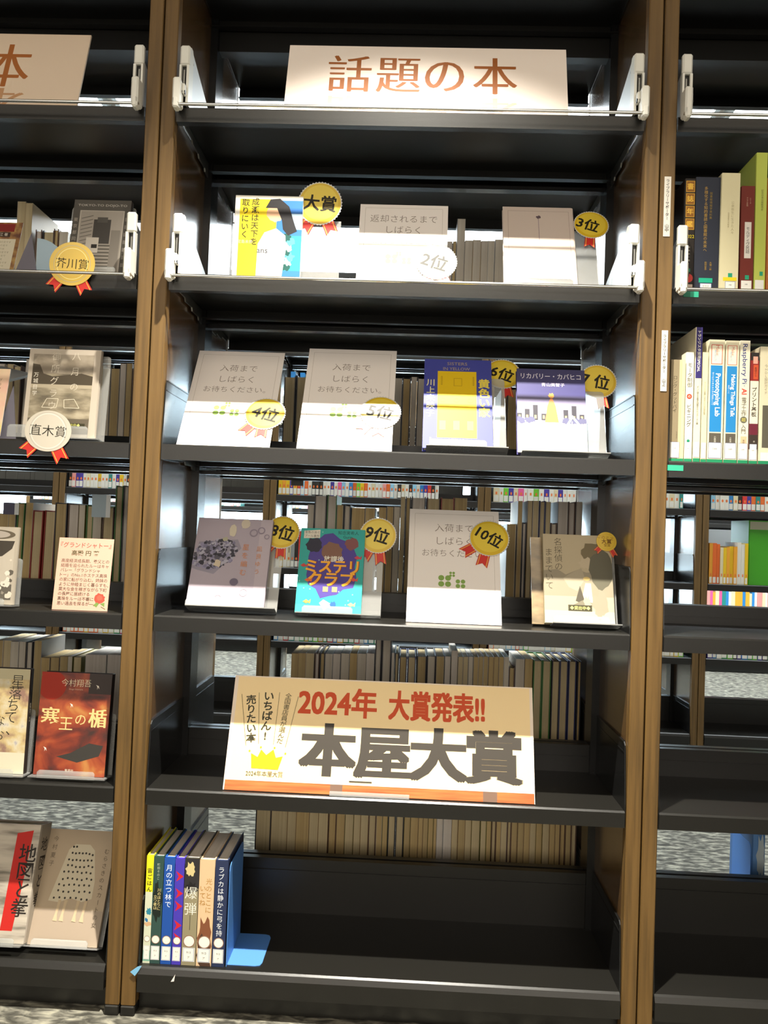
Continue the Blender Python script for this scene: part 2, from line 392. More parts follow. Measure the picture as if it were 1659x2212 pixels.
def bookcase(cx, y0, label, rear_detail=True, full=True):
    t = thing('bookcase', label, 'bookcase', (cx, y0, 0), group='open backed library bookcases')
    for s in (-1, 1):
        sp = flat('side_panel', SIDE[s], t); flat('foot', FOOTM, sp, (s*(HW+PT/2), 0, 0)); flat('upright', UPR, t, (s*(HW-0.008), 0, 0))
    flat('plinth', KICK, t); flat('top_panel', TOPM, t)
    for k, z in ZS.items():
        if 0 < k < 6: flat('cross_bar', CROSS, t, (0, 0, z-0.035))
        for back in (0, 1):
            sh = flat('shelf', SHELF[k], t, (0, DEP if back else 0, z), rz=math.pi if back else 0)
            if full or k > 2:
                for s in (-1, 1):
                    if k > 0: flat('shelf_bracket', BRK, sh, (s*(HW-0.006), 0, 0))
                    if k > 2: flat('end_plate', END, sh, (s*(HW-0.0025), 0, 0))
            if k in (1, 2):
                for s in (-1, 1):
                    g = flat('book_guard', GUARD, t, (s*(HW-0.017)*(1 if not back else 1), DEP if back else 0, z+0.0005), (-s, -1 if back else 1, 1))
                    if back: g.location.y = DEP
                    flat('lever', LEVER, g)
                bar = flat('guard_bar', BAR, t, (0, -0.028 if not back else DEP+0.028, z-0.011)); bar['label'] = 'polished chrome guard bar'
    return t
CX2, Y2 = -0.1165, 1.97
Y3 = 4.2
bookcase(0, 0, 'black shelved bookcase with brown wooden posts holding the award book display')
bookcase(-PITCHX, 0, 'black shelved bookcase beside the award display holding silver and gold prize medals')
bookcase(PITCHX, 0, 'black shelved bookcase with name strips on its post and thick reference books')
for i, w in ((-2, 'end bookcase of the second row, farthest from the green binder'), (-1, 'second row bookcase behind the gap beside the hydrangea book, half empty'), (0, 'second row bookcase full of colourful labelled spines behind the display'),
             (1, 'second row bookcase with pale spines behind the tenth place card'), (2, 'second row bookcase holding the tall green binder')):
    bookcase(CX2 + i*PITCHX, Y2, w, full=(abs(i) < 2))
for i, w in enumerate(('first', 'second', 'third', 'fourth', 'fifth', 'sixth')):
    bookcase(-2.35 + i*PITCHX, Y3, '%s bookcase along the third row standing before the windows' % w, full=False)

# ------------------------------------------------------------------ books
COVERS = [mat('cover_%s' % n_, c, 0.45) for n_, c in dict(cream='#b9ac96', white='#c9c6c0', grey='#8c8a86', dark='#2b2a30', navy='#232c5c', brown='#5a4030',
          red='#8c1f14', green='#2c6a24', olive='#6f6a30', tan='#a98f66', teal='#2a6a68', maroon='#4a1d20').items()]
CN = dict(zip('cream white grey dark navy brown red green olive tan teal maroon'.split(), COVERS))
def book_parts(t, w, h, d, cover, pages, hard=True, spine_front=False, lbl=None):
    """stand a book in the thing t: x 0..w, y 0..d, z 0..h; fore-edge towards -y unless spine_front"""
    c = 0.0022 if hard else 0.0009; ins = 0.003 if hard else 0.0003
    m = MB()
    if spine_front:
        pts = [(0, d), (0, 0.003), (w*0.12, 0.0008), (w*0.35, 0.0), (w*0.65, 0.0), (w*0.88, 0.0008), (w, 0.003), (w, d), (w-c, d), (w-c, 0.005), (c, 0.005), (c, d)]
        m.prism(pts, 'z', 0, h, cover); m.build('cover', t)
        m = MB(); m.box(c, 0.005, ins, w-c, d-ins, h-ins, pages); m.build('pages', t)
    else:
        pts = [(0, 0), (c, 0), (c, d-0.004), (w-c, d-0.004), (w-c, 0), (w, 0), (w, d-0.003), (w*0.7, d), (w*0.3, d), (0, d-0.003)]
        m.prism(pts, 'z', 0, h, cover); m.build('cover', t)
        m = MB(); m.prism([(c, ins), (w*0.5, ins+ (0.0015 if hard else 0)), (w-c, ins), (w-c, d-0.004), (c, d-0.004)], 'z', ins, h-ins, pages); m.build('pages', t)

nbook = 0
def back_row(tier, bay, ymid, yf, items, where):
    """books standing on the back shelf with their fore-edges towards the display side"""
    z = ZS[tier]; prev = -9
    for i, it in enumerate(items):
        x0, x1, yt = it[:3]; cov = it[3] if len(it) > 3 else R_.choice(['cream', 'white', 'cream', 'tan', 'grey'])
        lean = it[4] if len(it) > 4 else 0.0
        a = P(x0, ymid, yf).x; b = P(x1, ymid, yf).x
        cb = bay*PITCHX; a = max(a, prev + 0.0002, cb-HW+0.008); b = min(max(b, a + 0.006), cb+HW-0.008)
        if b-a < 0.005: continue
        prev = b
        if yt is None: h = 0.25 + R_.uniform(-0.004, 0.02)
        else: h = min(P((x0+x1)/2, yt, yf).z - z, 0.288)
        d = min(0.5 - 0.012, yf + 0.2 * h/0.19) - yf; d = min(0.135, d)
        hard = cov in ('dark', 'navy', 'red', 'brown', 'maroon', 'green', 'teal')
        pg = PAGES[R_.randrange(6)] if len(it) < 6 else PAGES[it[5]]
        cn = {'dark': 'black', 'tan': 'tan', 'white': 'white', 'cream': 'cream', 'grey': 'grey'}.get(cov, cov)
        lab = '%s book, page edges outward, %s in %s' % (cn, ordinal(i+1), where)
        t = thing('book', lab, 'book', (a, yf + R_.uniform(-0.004, 0.004), z+0.0003+(b-a)*abs(math.sin(math.radians(lean)))), (0, math.radians(lean), 0), group=where[4:])
        book_parts(t, b-a-0.0004, h, d, CN[cov], pg, hard)
D = 'dark'
def seq(bounds, tops, **kw): return [(bounds[i], bounds[i+1], tops if not isinstance(tops, list) else tops[i]) for i in range(len(bounds)-1)]
# second shelf
back_row(2, 0, 565, 0.35, [(965, 977, 520, 'grey'), (977, 985, 521, 'grey'), (984, 1003, 474, 'grey', 0, 4), (1003, 1020, 520, 'cream'), (1020, 1038, 519, 'tan'), (1038, 1053, 521, 'cream'), (1053, 1068, 520, 'white'), (1068, 1092, 518, 'grey')], 'the back row near the grand prize book')
back_row(2, -1, 520, 0.33, [(34, 52, 435, 'cream', 0, 1), (53, 69, 440, 'tan', 0, 1), (76, 90, 496, 'brown', 0, 2), (91, 115, 497, D, 0, 1), (115, 126, 494, 'brown'), (127, 146, 500, 'tan')], 'the back row behind the gold medal')
# third shelf
back_row(3, 0, 880, 0.35, [(612, 637, 812, D, 0, 1), (638, 661, 811, D, 0, 1), (700, 716, 815), (716, 738, 815), (738, 756, 812), (848, 867, 817), (868, 886, 816, D), (887, 899, 814), (900, 922, 816, D), (922, 940, 817), (1082, 1096, 840, 'brown'), (1097, 1121, 842, 'tan', 0, 3)], 'the back row behind the fourth prize card')
back_row(3, -1, 860, 0.35, [(-10, 8, 786), (12, 26, 786, 'tan'), (27, 45, 790, 'brown'), (46, 63, 776, 'cream', 2), (205, 221, 790), (222, 238, 797), (239, 257, 797, 'cream'), (258, 271, 786, 'grey'), (272, 284, 786), (285, 296, 797, 'brown')], 'the back row behind the silver medal')
# fourth shelf
back_row(4, 0, 1190, 0.355, [(661, 675, 1090), (676, 702, 1069, D), (703, 724, 1069, 'green'), (725, 739, 1091), (740, 754, 1091, D), (757, 785, 1097), (786, 807, 1097), (815, 832, 1096), (833, 847, 1095), (848, 861, 1095), (862, 872, 1073), (873, 884, 1073, D), (886, 916, 1073, D), (919, 947, 1075, 'brown'), (949, 978, 1075, 'red'), (979, 1006, 1076),
    (1094, 1114, 1132), (1116, 1126, 1082), (1127, 1136, 1129, D), (1137, 1147, 1082), (1148, 1161, 1082), (1162, 1175, 1082, 'navy'), (1176, 1187, 1084), (1188, 1201, 1130, 'brown'), (1203, 1225, 1084), (1226, 1241, 1084, 'brown'), (1242, 1256, 1084)], 'the back row behind the tenth prize card')
back_row(4, -1, 1150, 0.355, [(-4, 16, 1109), (17, 33, 1109), (34, 50, 1086, 'green', 1), (51, 67, 1086, 'cream', 1), (68, 90, 1103, 'red', 1, 1), (91, 115, 1103, 'red', 1, 1), (118, 144, 1086, D), (145, 169, 1088, 'brown'), (170, 184, 1091, 'olive'), (185, 200, 1091, 'green'), (201, 219, 1093), (220, 244, 1095, 'brown'), (246, 262, 1049, 'green'), (263, 280, 1049, D), (281, 296, 1060, D)],
    'the back row behind the pink card')
# fifth shelf
back_row(5, 0, 1450, 0.36, [(628, 643, 1412, 'tan')] + seq([643, 660, 678], 1411) + [(679, 689, 1411, 'brown'), (690, 701, 1411, D)] + seq([702, 718, 735, 754, 771, 790, 808], 1412) +
    [(809, 823, 1376, D), (824, 844, 1376, D), (845, 851, 1411), (852, 861, 1411, D), (862, 879, 1418, 'navy'), (880, 898, 1418, 'navy'), (900, 921, 1417, D), (922, 941, 1417, D), (942, 959, 1418), (960, 973, 1418), (974, 988, 1405)] +
    seq([989, 1000, 1011, 1022, 1033, 1044, 1055, 1066, 1077, 1088, 1099], 1419) + [(1100, 1113, 1442, 'brown'), (1114, 1133, 1424), (1134, 1151, 1424), (1152, 1171, 1426, 'green', 0, 1), (1172, 1191, 1427, 'green', 0, 1), (1192, 1209, 1427, D, 0, 1), (1210, 1228, 1428, 'navy', 0, 1), (1229, 1246, 1428, 'navy', 0, 1), (1247, 1263, 1429, D, 0, 5)],
    'the back row behind the award sign')
back_row(5, -1, 1430, 0.36, [(-12, 4, 1384), (5, 22, 1384, 'tan'), (23, 40, 1386), (41, 55, 1386), (56, 70, 1386, D), (71, 88, 1385), (89, 108, 1421), (109, 127, 1421, 'tan'), (128, 146, 1419), (147, 158, 1418, 'olive'), (159, 176, 1420, 'olive'), (186, 231, 1414, 'white', 0, 2), (232, 266, 1415, 'white', 0, 2)], 'the back row behind the red book')
# lowest shelf
B6 = [551, 585, 620, 639, 667, 687, 708, 726, 744, 763, 778, 795, 812, 825, 837, 854, 872, 886, 903, 913, 924, 936, 943, 957, 975, 989, 1004, 1018, 1037, 1050, 1061, 1072, 1082, 1095, 1105, 1118, 1131, 1144, 1158, 1172, 1187, 1199, 1209, 1222, 1233, 1248, 1256]
DK = {584, 620, 639, 687, 708, 837, 854, 872}
back_row(6, 0, 1800, 0.358, [(B6[i], B6[i+1], None, D if B6[i] in (551, 837, 854) else ('white' if B6[i] in (943, 957) else R_.choice(['cream', 'tan', 'brown', 'olive', 'tan'])), 0, 2 if B6[i] in (943, 957) else R_.choice([1, 1, 3, 5, 5])) for i in range(len(B6)-1)], 'the back row on the lowest shelf')

# ---- spines facing the front
def spine_book(x0, x1, yb, yt, tier, cover, label, y0=0.02, d=0.135, art=None, pages=2, name='book', xt=None, hard=True, cat='book'):
    z = ZS[tier]; a = P(x0, yb, y0).x; b = P(x1, yb, y0).x
    cb = round((a+b)/2/PITCHX)*PITCHX; sh = max(0, cb-HW+0.0065-a); a += sh; b += min(sh, 0.001); w = b-a-0.0003
    h = P((x0+x1)/2 + (0 if xt is None else xt), yt, y0).z - z
    t = thing(name, label, cat, (a, y0, z+0.0003))
    book_parts(t, w, h, d, cover, PAGES[pages], hard, True)
    if art:
        A = Art(w, h, -0.0002); art(A); A.build('spine_print', t)
    return t
def shelf_mark(A, dot='#e9e2d6', tag='#e8e4da', base=0.035, txt='913', dv=0.225, ring='#8a6a58'):
    w, h = A.w, A.h; hh = 0.026 / h
    if dot: A.disc(0.5, dv, 0.38, dot); A.ring(0.5, dv, 0.36, 0.42, ring)
    A.rect(0.08, base, 0.92, base+hh, tag); A.frame(0.12, base+0.003, 0.88, base+hh-0.003, 0.03, '#7a86a8')
    A.text(txt, 0.5, base+hh*0.66, 0.2, '#4a4a4a'); A.text('ア', 0.5, base+hh*0.3, 0.18, '#4a4a4a')
GOLD = mat('gilt_print', '#a8853a', 0.35, 0.3)
def s1(A):
    A.rect(0, 0.66, 1, 1, '#e8dc20'); A.rect(0, 0.0, 1, 0.66, '#c9cdb4'); A.rect(0, 0.02, 1, 0.12, '#6fa894'); A.blob(0.6, 0.48, 0.34, '#2f7f96', 3, ry=0.5); A.blob(0.3, 0.40, 0.25, '#2f6fa0', 4); A.blob(0.5, 0.36, 0.5, '#c8a27a', 5, ry=0.3)
    A.text('宙ごはん', 0.5, 0.77, 0.72, '#2b2a14', vert=True, pitch=1.2, off=0.015); shelf_mark(A)
def s2(A):
    A.rect(0, 0, 1, 1, '#2f4a44'); A.text('町田そのこ', 0.5, 0.86, 0.28, '#a9b5a4', vert=True, pitch=1.2); A.blob(0.5, 0.58, 0.42, '#16201c', 6, ry=1.9)
    A.text('川のほとりに', 0.66, 0.60, 0.36, '#d8c98a', vert=True); A.text('立つ者は', 0.30, 0.57, 0.36, '#d8c98a', vert=True); shelf_mark(A)
def s3(A): A.rect(0, 0, 1, 1, '#1d4c9c'); A.text('月の立つ林で', 0.5, 0.73, 0.62, '#e6ecf4', vert=True, pitch=1.1); shelf_mark(A)
def s4(A):
    A.rect(0, 0, 1, 1, '#4436a8')
    for v in (0.88, 0.72, 0.60, 0.42, 0.30): A.poly([(0.1, v), (0.95, v-0.05), (0.15, v-0.10), (0.4, v-0.05)], '#c4202c')
    shelf_mark(A)
def s5(A):
    A.rect(0, 0, 1, 1, '#8d8468'); A.rect(0, 0.72, 1, 1, '#2c2a2c'); A.blob(0.4, 0.9, 0.3, '#c9b884', 3, ry=0.5); A.blob(0.5, 0.72, 0.4, '#1d1b1c', 9)
    A.text('爆弾', 0.5, 0.60, 0.88, '#efe8d8', vert=True, serif=True, pitch=1.25); A.line(0.5, 0.47, 0.5, 0.33, 0.04, '#3a352c'); shelf_mark(A)
def s6(A):
    A.rect(0, 0, 1, 1, '#d3b48e'); A.blob(0.5, 0.26, 0.45, '#7a4a30', 3, ry=1.4); A.blob(0.5, 0.1, 0.5, '#4a3428', 4, ry=1.2); A.text('光のとこに', 0.66, 0.66, 0.42, '#a87a30', vert=True, pitch=1.1); A.text('いてね', 0.26, 0.66, 0.42, '#a87a30', vert=True, pitch=1.1); shelf_mark(A)
def s7(A):
    A.rect(0, 0, 1, 1, '#26304e'); A.text('ラブカは静かに弓を持つ', 0.5, 0.58, 0.5, '#dfe2e6', vert=True, pitch=1.12); shelf_mark(A)
for x0, x1, yt, f, cov, lb, pg in (
        (295, 322, 1847, s1, ink('#d8cf30'), 'yellow topped book touching the wooden post on the lowest shelf', 2),
        (323, 345, 1850, s2, ink('#2f4a44'), 'dark green book with a black oval between yellow and blue books', 2),
        (346, 369, 1852, s3, ink('#1d4c9c'), 'bright blue book with white vertical title on the lowest shelf', 2),
        (370, 390, 1854, s4, ink('#4436a8'), 'violet book with jagged red shapes down its spine', 4),
        (391, 422, 1854, s5, ink('#4a463c'), 'black and khaki book with two big white characters on its spine', 2),
        (423, 456, 1857, s6, ink('#c9ac88'), 'tan and brown photographic spine beside the navy book', 2),
        (457, 484, 1859, s7, ink('#26304e'), 'navy book with white vertical title against the blue bookend', 2)):
    spine_book(x0, x1, 2080, yt, 6, cov, lb, y0=0.012, d=0.14, art=f, pages=pg)
# blue bookend
def bookend(x, y, z, label, m, rot=0.0, h=0.185, base=0.085, face=1, d=0.13):
    t = thing('bookend', label, 'bookend', (x, y, z+0.0004), (0, 0, rot))
    b = MB(); r = 0.012
    pts = [(0, 0.0), (0, h-r), (r*0.3, h-r*0.3), (r, h), (d-r, h), (d-r*0.3, h-r*0.3), (d, h-r), (d, 0)]
    b.prism(pts, 'x', 0, 0.0012, m); b.build('upright_plate', t)
    b = MB(); s = face
    b.prism([(0, 0.006), (s*(base-0.012), 0.006), (s*(base-0.003), 0.009), (s*base, 0.018), (s*base, d-0.012), (s*(base-0.004), d-0.003), (s*(base-0.012), d), (0, d)], 'z', 0, 0.0012, m); b.build('base_plate', t)
    return t
xb = P(486, 2090, 0.012).x
bookend(xb+0.0008, 0.014, ZS[6], 'blue metal bookend holding the seven books on the lowest shelf', BLUEM, h=0.19, base=0.066, d=0.12)
t = thing('blue_tape', 'torn scrap of blue tape where post meets lowest shelf', 'tape', (P(297, 2088, -0.004).x, -0.0045, ZS[6]-0.004))
m = MB(); m.prism([(-0.013, -0.004), (0.0, 0.006), (0.008, 0.008), (0.003, -0.001), (-0.004, -0.011)], 'y', -0.0006, 0, mat('blue_tape', '#78b4d8', 0.6)); m.build('scrap', t)
t = thing('paper_scrap', 'tiny pale triangle of torn paper on bottom shelf lip', 'paper', (P(374, 2105, -0.005).x, -0.0047, ZS[6]-0.014))
m = MB(); m.prism([(-0.004, -0.008), (0.002, -0.007), (0.004, 0.006)], 'y', -0.0003, 0, PAPER); m.build('scrap', t)

# right bay, second shelf: thick reference books
def g1(A):
    A.rect(0, 0, 1, 1, '#241d18')
    for i, ch in enumerate('書誌年鑑'):
        v = 0.93 - i*0.112; A.rect(0.08, v-0.05, 0.92, v+0.05, '#8a5a1c'); A.frame(0.08, v-0.05, 0.92, v+0.05, 0.06, '#c8962e'); A.text(ch, 0.5, v, 0.62, '#e0b040', bold=0.02)
    A.text('2022', 0.5, 0.485, 0.42, '#d8c020', width=0.9); A.text('有木太一編', 0.5, 0.33, 0.2, '#b8b0a0', vert=True, pitch=1.6)
    A.rect(0.35, 0.17, 0.65, 0.2, '#1f7a5a'); A.disc(0.5, 0.115, 0.42, '#c83a34'); A.rect(0.1, 0.01, 0.9, 0.06, '#c9b8a8')
def g2(A):
    A.rect(0, 0, 1, 1, '#272c3a'); A.text('多様化する知的書誌と図書館の未来へ', 0.42, 0.63, 0.15, '#b08c3c', vert=True, pitch=1.06); A.text('図書館情報学資料集', 0.62, 0.75, 0.11, '#8c7434', vert=True, pitch=1.15)
    A.text('大場一郎', 0.66, 0.22, 0.09, '#b08c3c', vert=True); A.text('田村俊作', 0.46, 0.22, 0.09, '#b08c3c', vert=True)
    A.rect(0.2, 0.075, 0.75, 0.115, '#18a884'); A.rect(0.25, 0.0, 0.72, 0.07, '#e8e6e0'); A.frame(0.25, 0.0, 0.72, 0.07, 0.02, '#5a6a9a'); A.text('010.3', 0.48, 0.045, 0.1, '#555555')
def g3(A):
    A.rect(0, 0, 1, 1, '#dcd3ac'); A.text('公衆衛生に生きた人々', 0.62, 0.62, 0.17, '#a89c74', vert=True, pitch=1.1); A.text('保健事業の先駆者', 0.4, 0.6, 0.09, '#a89c74', vert=True, pitch=1.2)
    A.rect(0.45, 0.115, 0.68, 0.15, '#1f9c74'); A.rect(0.18, 0.085, 0.92, 0.115, '#e8d020'); A.rect(0.3, 0.0, 0.85, 0.08, '#eeebe2'); A.frame(0.3, 0.0, 0.85, 0.08, 0.02, '#5a6a9a'); A.text('498', 0.57, 0.05, 0.1, '#555555')
def g4(A):
    A.rect(0, 0, 1, 1, '#6e2418'); A.rect(0.3, 0.32, 0.8, 0.66, '#ddd6cc'); A.text('モルディヴ民話', 0.55, 0.49, 0.3, '#33302c', vert=True, pitch=0.98); A.text('アジアの民話', 0.45, 0.85, 0.12, '#c9a890', vert=True); A.text('シリーズ', 0.68, 0.86, 0.12, '#c9a890', vert=True)
    A.rect(0.4, 0.12, 0.7, 0.16, '#1f9c74'); A.rect(0.12, 0.02, 0.9, 0.11, '#eeebe2'); A.text('388', 0.5, 0.075, 0.14, '#555555'); A.rect(0.0, 0.0, 1, 0.018, '#1f9c74')
def g5(A):
    A.rect(0, 0, 1, 1, '#b9c456'); A.text('記念日本出版販売史', 0.6, 0.66, 0.22, '#4a5020', vert=True, pitch=1.02); A.rect(0.5, 0.12, 0.8, 0.15, '#1f9c74'); A.rect(0.1, 0.02, 0.9, 0.09, '#e8e6e0'); A.rect(0, 0, 1, 0.016, '#1f9c74')
for a in ((1475, 1498, 613, 386, 2, ink('#241d18'), 'black yearbook with four gold boxed characters on its spine', 0.02, 0.17, g1),
          (1498, 1552, 615, 383, 2, ink('#272c3a'), 'thick dark navy book with gilt vertical lettering', 0.018, 0.18, g2),
          (1554, 1594, 616, 374, 2, ink('#dcd3ac'), 'thick cream book with faint title and yellow strip', 0.012, 0.15, g3),
          (1597, 1626, 617, 402, 2, ink('#6e2418'), 'maroon book with a white title label on its spine', 0.018, 0.14, g4),
          (1628, 1652, 618, 330, 2, ink('#b9c456'), 'tall lime green book standing past the maroon one', 0.018, 0.21, g5),
          (1653, 1668, 618, 384, 2, ink('#a8602c'), 'orange book pressed against the lime green one', 0.02, 0.15, None)):
    spine_book(a[0], a[1], a[2], a[3], a[4], a[5], a[6], y0=a[7], d=a[8], art=a[9])
# right bay, third shelf: electronics books
def mark2(A, dv=0.14):
    hh = 0.03/A.h; A.disc(0.5, dv, 0.2, '#1f8a64', n=16); A.rect(0.08, 0.035, 0.94, 0.035+hh, '#eceadf'); A.frame(0.08, 0.035, 0.94, 0.035+hh, 0.03, '#6a7090'); A.text('549', 0.5, 0.035+hh*0.6, 0.18, '#555555'); A.rect(0, 0, 1, 0.028, '#1f8a5c')
def h1(A): A.rect(0, 0, 1, 1, '#8d7f64'); A.rect(0.78, 0, 1, 1, '#c9bb94'); A.text('ロング・グッドバイ', 0.42, 0.66, 0.40, '#2c281e', vert=True, serif=True, pitch=0.98); A.text('レイモンド', 0.66, 0.26, 0.14, '#4a4434', vert=True); mark2(A)
def h2(A): A.rect(0, 0, 1, 1, '#ddd0a0'); A.text('さよなら愛しい人', 0.5, 0.7, 0.3, '#c87868', vert=True); A.rect(0, 0, 1, 0.03, '#1f8a5c')
def h3(A):
    A.rect(0, 0, 1, 1, '#e6dfc8'); A.text('モータ制御', 0.5, 0.79, 0.66, '#26241e', vert=True, pitch=1.0); A.disc(0.5, 0.595, 0.34, '#d8452c'); A.text('の', 0.5, 0.595, 0.4, '#f2e8d8'); A.text('ビギニング', 0.5, 0.42, 0.62, '#26241e', vert=True, pitch=0.95); mark2(A, 0.19)
def h4(A):
    A.rect(0, 0, 1, 1, '#e2dabc'); A.rect(0.1, 0.62, 1, 1, '#332a6c'); A.text('トランジスタ技術SPECIAL', 0.55, 0.82, 0.52, '#e6e2d8', vert=False, rot=-90, bold=0.02); A.text('ずっと使える電子回路テクニック101選', 0.5, 0.42, 0.32, '#332f26', vert=True, pitch=0.95); mark2(A)
def h5(A): A.rect(0, 0, 1, 1, '#e0d6ae'); A.text('マイコンとC言語によるセンシング信号処理', 0.5, 0.58, 0.3, '#6a6248', vert=True, pitch=1.0); mark2(A)
def mk(title, sub, sz):
    def f(A):
        A.rect(0, 0, 1, 1, '#e2dabc'); A.rect(0.14, 0.80, 0.86, 0.96, '#ece6cc'); A.frame(0.14, 0.80, 0.86, 0.96, 0.04, '#cc4434'); A.text('Make:', 0.55, 0.91, 0.3, '#cc6a54', rot=-90); A.text('PROJECTS', 0.4, 0.87, 0.16, '#6a90b8', rot=-90)
        A.rect(0.12, 0.25, 0.88, 0.79, '#2384c4'); A.text(title, 0.62, 0.55, sz, '#f2f4f4', rot=-90, bold=0.02); A.text(sub, 0.28, 0.6, 0.13, '#d8e4ee', rot=-90)
        A.rect(0.12, 0.125, 0.88, 0.24, '#5c564a'); A.text('小林茂', 0.5, 0.19, 0.14, '#e0dccc', vert=True); mark2(A, 0.115)
    return f
def h8(A):
    A.rect(0, 0, 1, 1, '#e6dfc8'); A.text('Raspberry Pi', 0.52, 0.81, 0.62, '#3a4480', rot=-90, width=0.325*A.h/A.w, bold=0.012); A.text('・', 0.5, 0.63, 0.4, '#3a4480'); A.text('AI', 0.52, 0.585, 0.66, '#d83a2c', rot=-90, bold=0.02)
    A.text('電子工作', 0.5, 0.46, 0.5, '#5a564a', vert=True, pitch=0.95); A.disc(0.5, 0.355, 0.34, '#6a6a5c'); A.text('超', 0.5, 0.355, 0.4, '#d8c84a'); A.text('入門', 0.5, 0.28, 0.5, '#5a564a', vert=True); A.rect(0.25, 0.13, 0.85, 0.22, '#d8bc94'); A.text('実践', 0.55, 0.175, 0.24, '#4a3a2c', vert=True); mark2(A, 0.115)
def h9(A):
    A.rect(0, 0, 1, 1, '#e6dfc8'); A.rect(0, 0.745, 1, 1, '#8c2420'); A.rect(0, 0.93, 1, 1, '#26201e'); A.rect(0.3, 0.90, 0.85, 0.965, '#e2a08c'); A.rect(0.35, 0.76, 0.9, 0.89, '#c8502c'); A.text('基礎から', 0.62, 0.825, 0.3, '#3a1c14', vert=True)
    A.text('プリント基板', 0.5, 0.555, 0.6, '#2c2820', vert=True, pitch=1.0, off=0.012); A.rect(0, 0.13, 1, 0.36, '#6a2030'); A.rect(0, 0.13, 1, 0.26, '#3a3028'); A.text('西', 0.6, 0.2, 0.2, '#d8d0c0'); mark2(A, 0.115)
def h10(A): A.rect(0, 0, 1, 1, '#ded5b6'); A.text('今HDL設計ガイド', 0.55, 0.72, 0.3, '#8a8068', vert=True); A.rect(0.3, 0.14, 1, 0.5, '#5c584a'); A.rect(0.2, 0.03, 1, 0.1, '#eceadf'); A.rect(0, 0, 1, 0.028, '#1f8a5c')
for a in ((1439, 1467, 993, 777, ink('#8d7f64'), 'grey-brown novel with a brushed black title against the post', h1, 0.13),
          (1468, 1476, 993, 777, ink('#ddd0a0'), 'slim cream book with a pink title beside the grey-brown novel', h2, 0.13),
          (1477, 1494, 993, 761, ink('#e6dfc8'), 'white motor control book with an orange dot in its title', h3, 0.15),
          (1496, 1511, 994, 707, ink('#e2dabc'), 'tall thin magazine with violet top half of its spine', h4, 0.19),
          (1512.5, 1525, 994, 761, ink('#e0d6ae'), 'thin cream signal processing book beside the violet topped magazine', h5, 0.15),
          (1526, 1560, 995, 734, ink('#e2dabc'), 'wide blue banded book about prototyping', mk('Prototyping Lab', '作りながら考えるための実践レシピ', 0.42), 0.17),
          (1562, 1591, 995, 736, ink('#e2dabc'), 'blue banded book about making things talk', mk('Making Things Talk', '実践レシピ', 0.40), 0.17),
          (1593, 1615, 996, 736, ink('#e6dfc8'), 'white book with blue lettering and red AI on its spine', h8, 0.17),
          (1616.5, 1635, 996, 762, ink('#8c2420'), 'red and cream circuit board book with black title', h9, 0.15),
          (1637, 1662, 997, 749, ink('#ded5b6'), 'cream book with a grey block past the circuit board book', h10, 0.16)):
    spine_book(a[0], a[1], a[2], a[3], 3, a[4], a[5], y0=0.012, d=a[7], art=a[6])
GREEN_T = mat('green_tape', '#2fb08c', 0.6); GREEN_D = mat('green_tape_dark', '#1f7a60', 0.6)
def shelf_tape(px0, px1, py, tier, label, dark=True):
    a = P(px0, py, 0).x; b = P(px1, py, 0).x; z = P((px0+px1)/2, py, 0).z
    t = thing('shelf_label', label, 'label', (a, 0.0002, z-0.005)); m = MB(); m.box(0, -0.0005, 0, b-a, 0, 0.0105, GREEN_T)
    if dark: m.box(0, -0.0008, 0, (b-a)*0.45, -0.0005, 0.0105, GREEN_D)
    m.build('tape', t)
shelf_tape(1476, 1509, 636, 2, 'two tone green tape label under the reference books')
shelf_tape(1442, 1476, 1011, 3, 'light green tape label under the electronics books', False)
# name strips on the post
for (x0, x1, ya, yb_, nm, lb) in ((1432.5, 1447, 382, 511, '山中', 'upper white name strip on the wooden post, level with the yearbook'), (1426.5, 1440, 714, 845, '山上', 'lower white name strip on the wooden post, level with the novels')):
    a = P(x0, (ya+yb_)/2, -0.002); b = P(x1, (ya+yb_)/2, -0.002); zt = P(x1, ya, -0.002).z; zb = P(x0, yb_, -0.002).z
    t = thing('name_strip', lb, 'sign', (a.x+0.001, -0.0024, zb)); w = min(b.x-a.x, 0.5035-a.x); h = zt-zb
    m = MB(); m.box(0, -0.0006, 0, w, 0, h, mat('strip_white', '#d2ccc0', 0.6)); m.build('strip', t)
    A = Art(w, h, -0.0006); A.text('ライブラリーサポーター', 0.5, 0.615, 0.56, '#2c2a26', vert=True, pitch=1.02, off=0.01); A.text(nm, 0.5, 0.14, 0.62, '#2c2a26', vert=True, off=0.01); A.build('lettering', t)

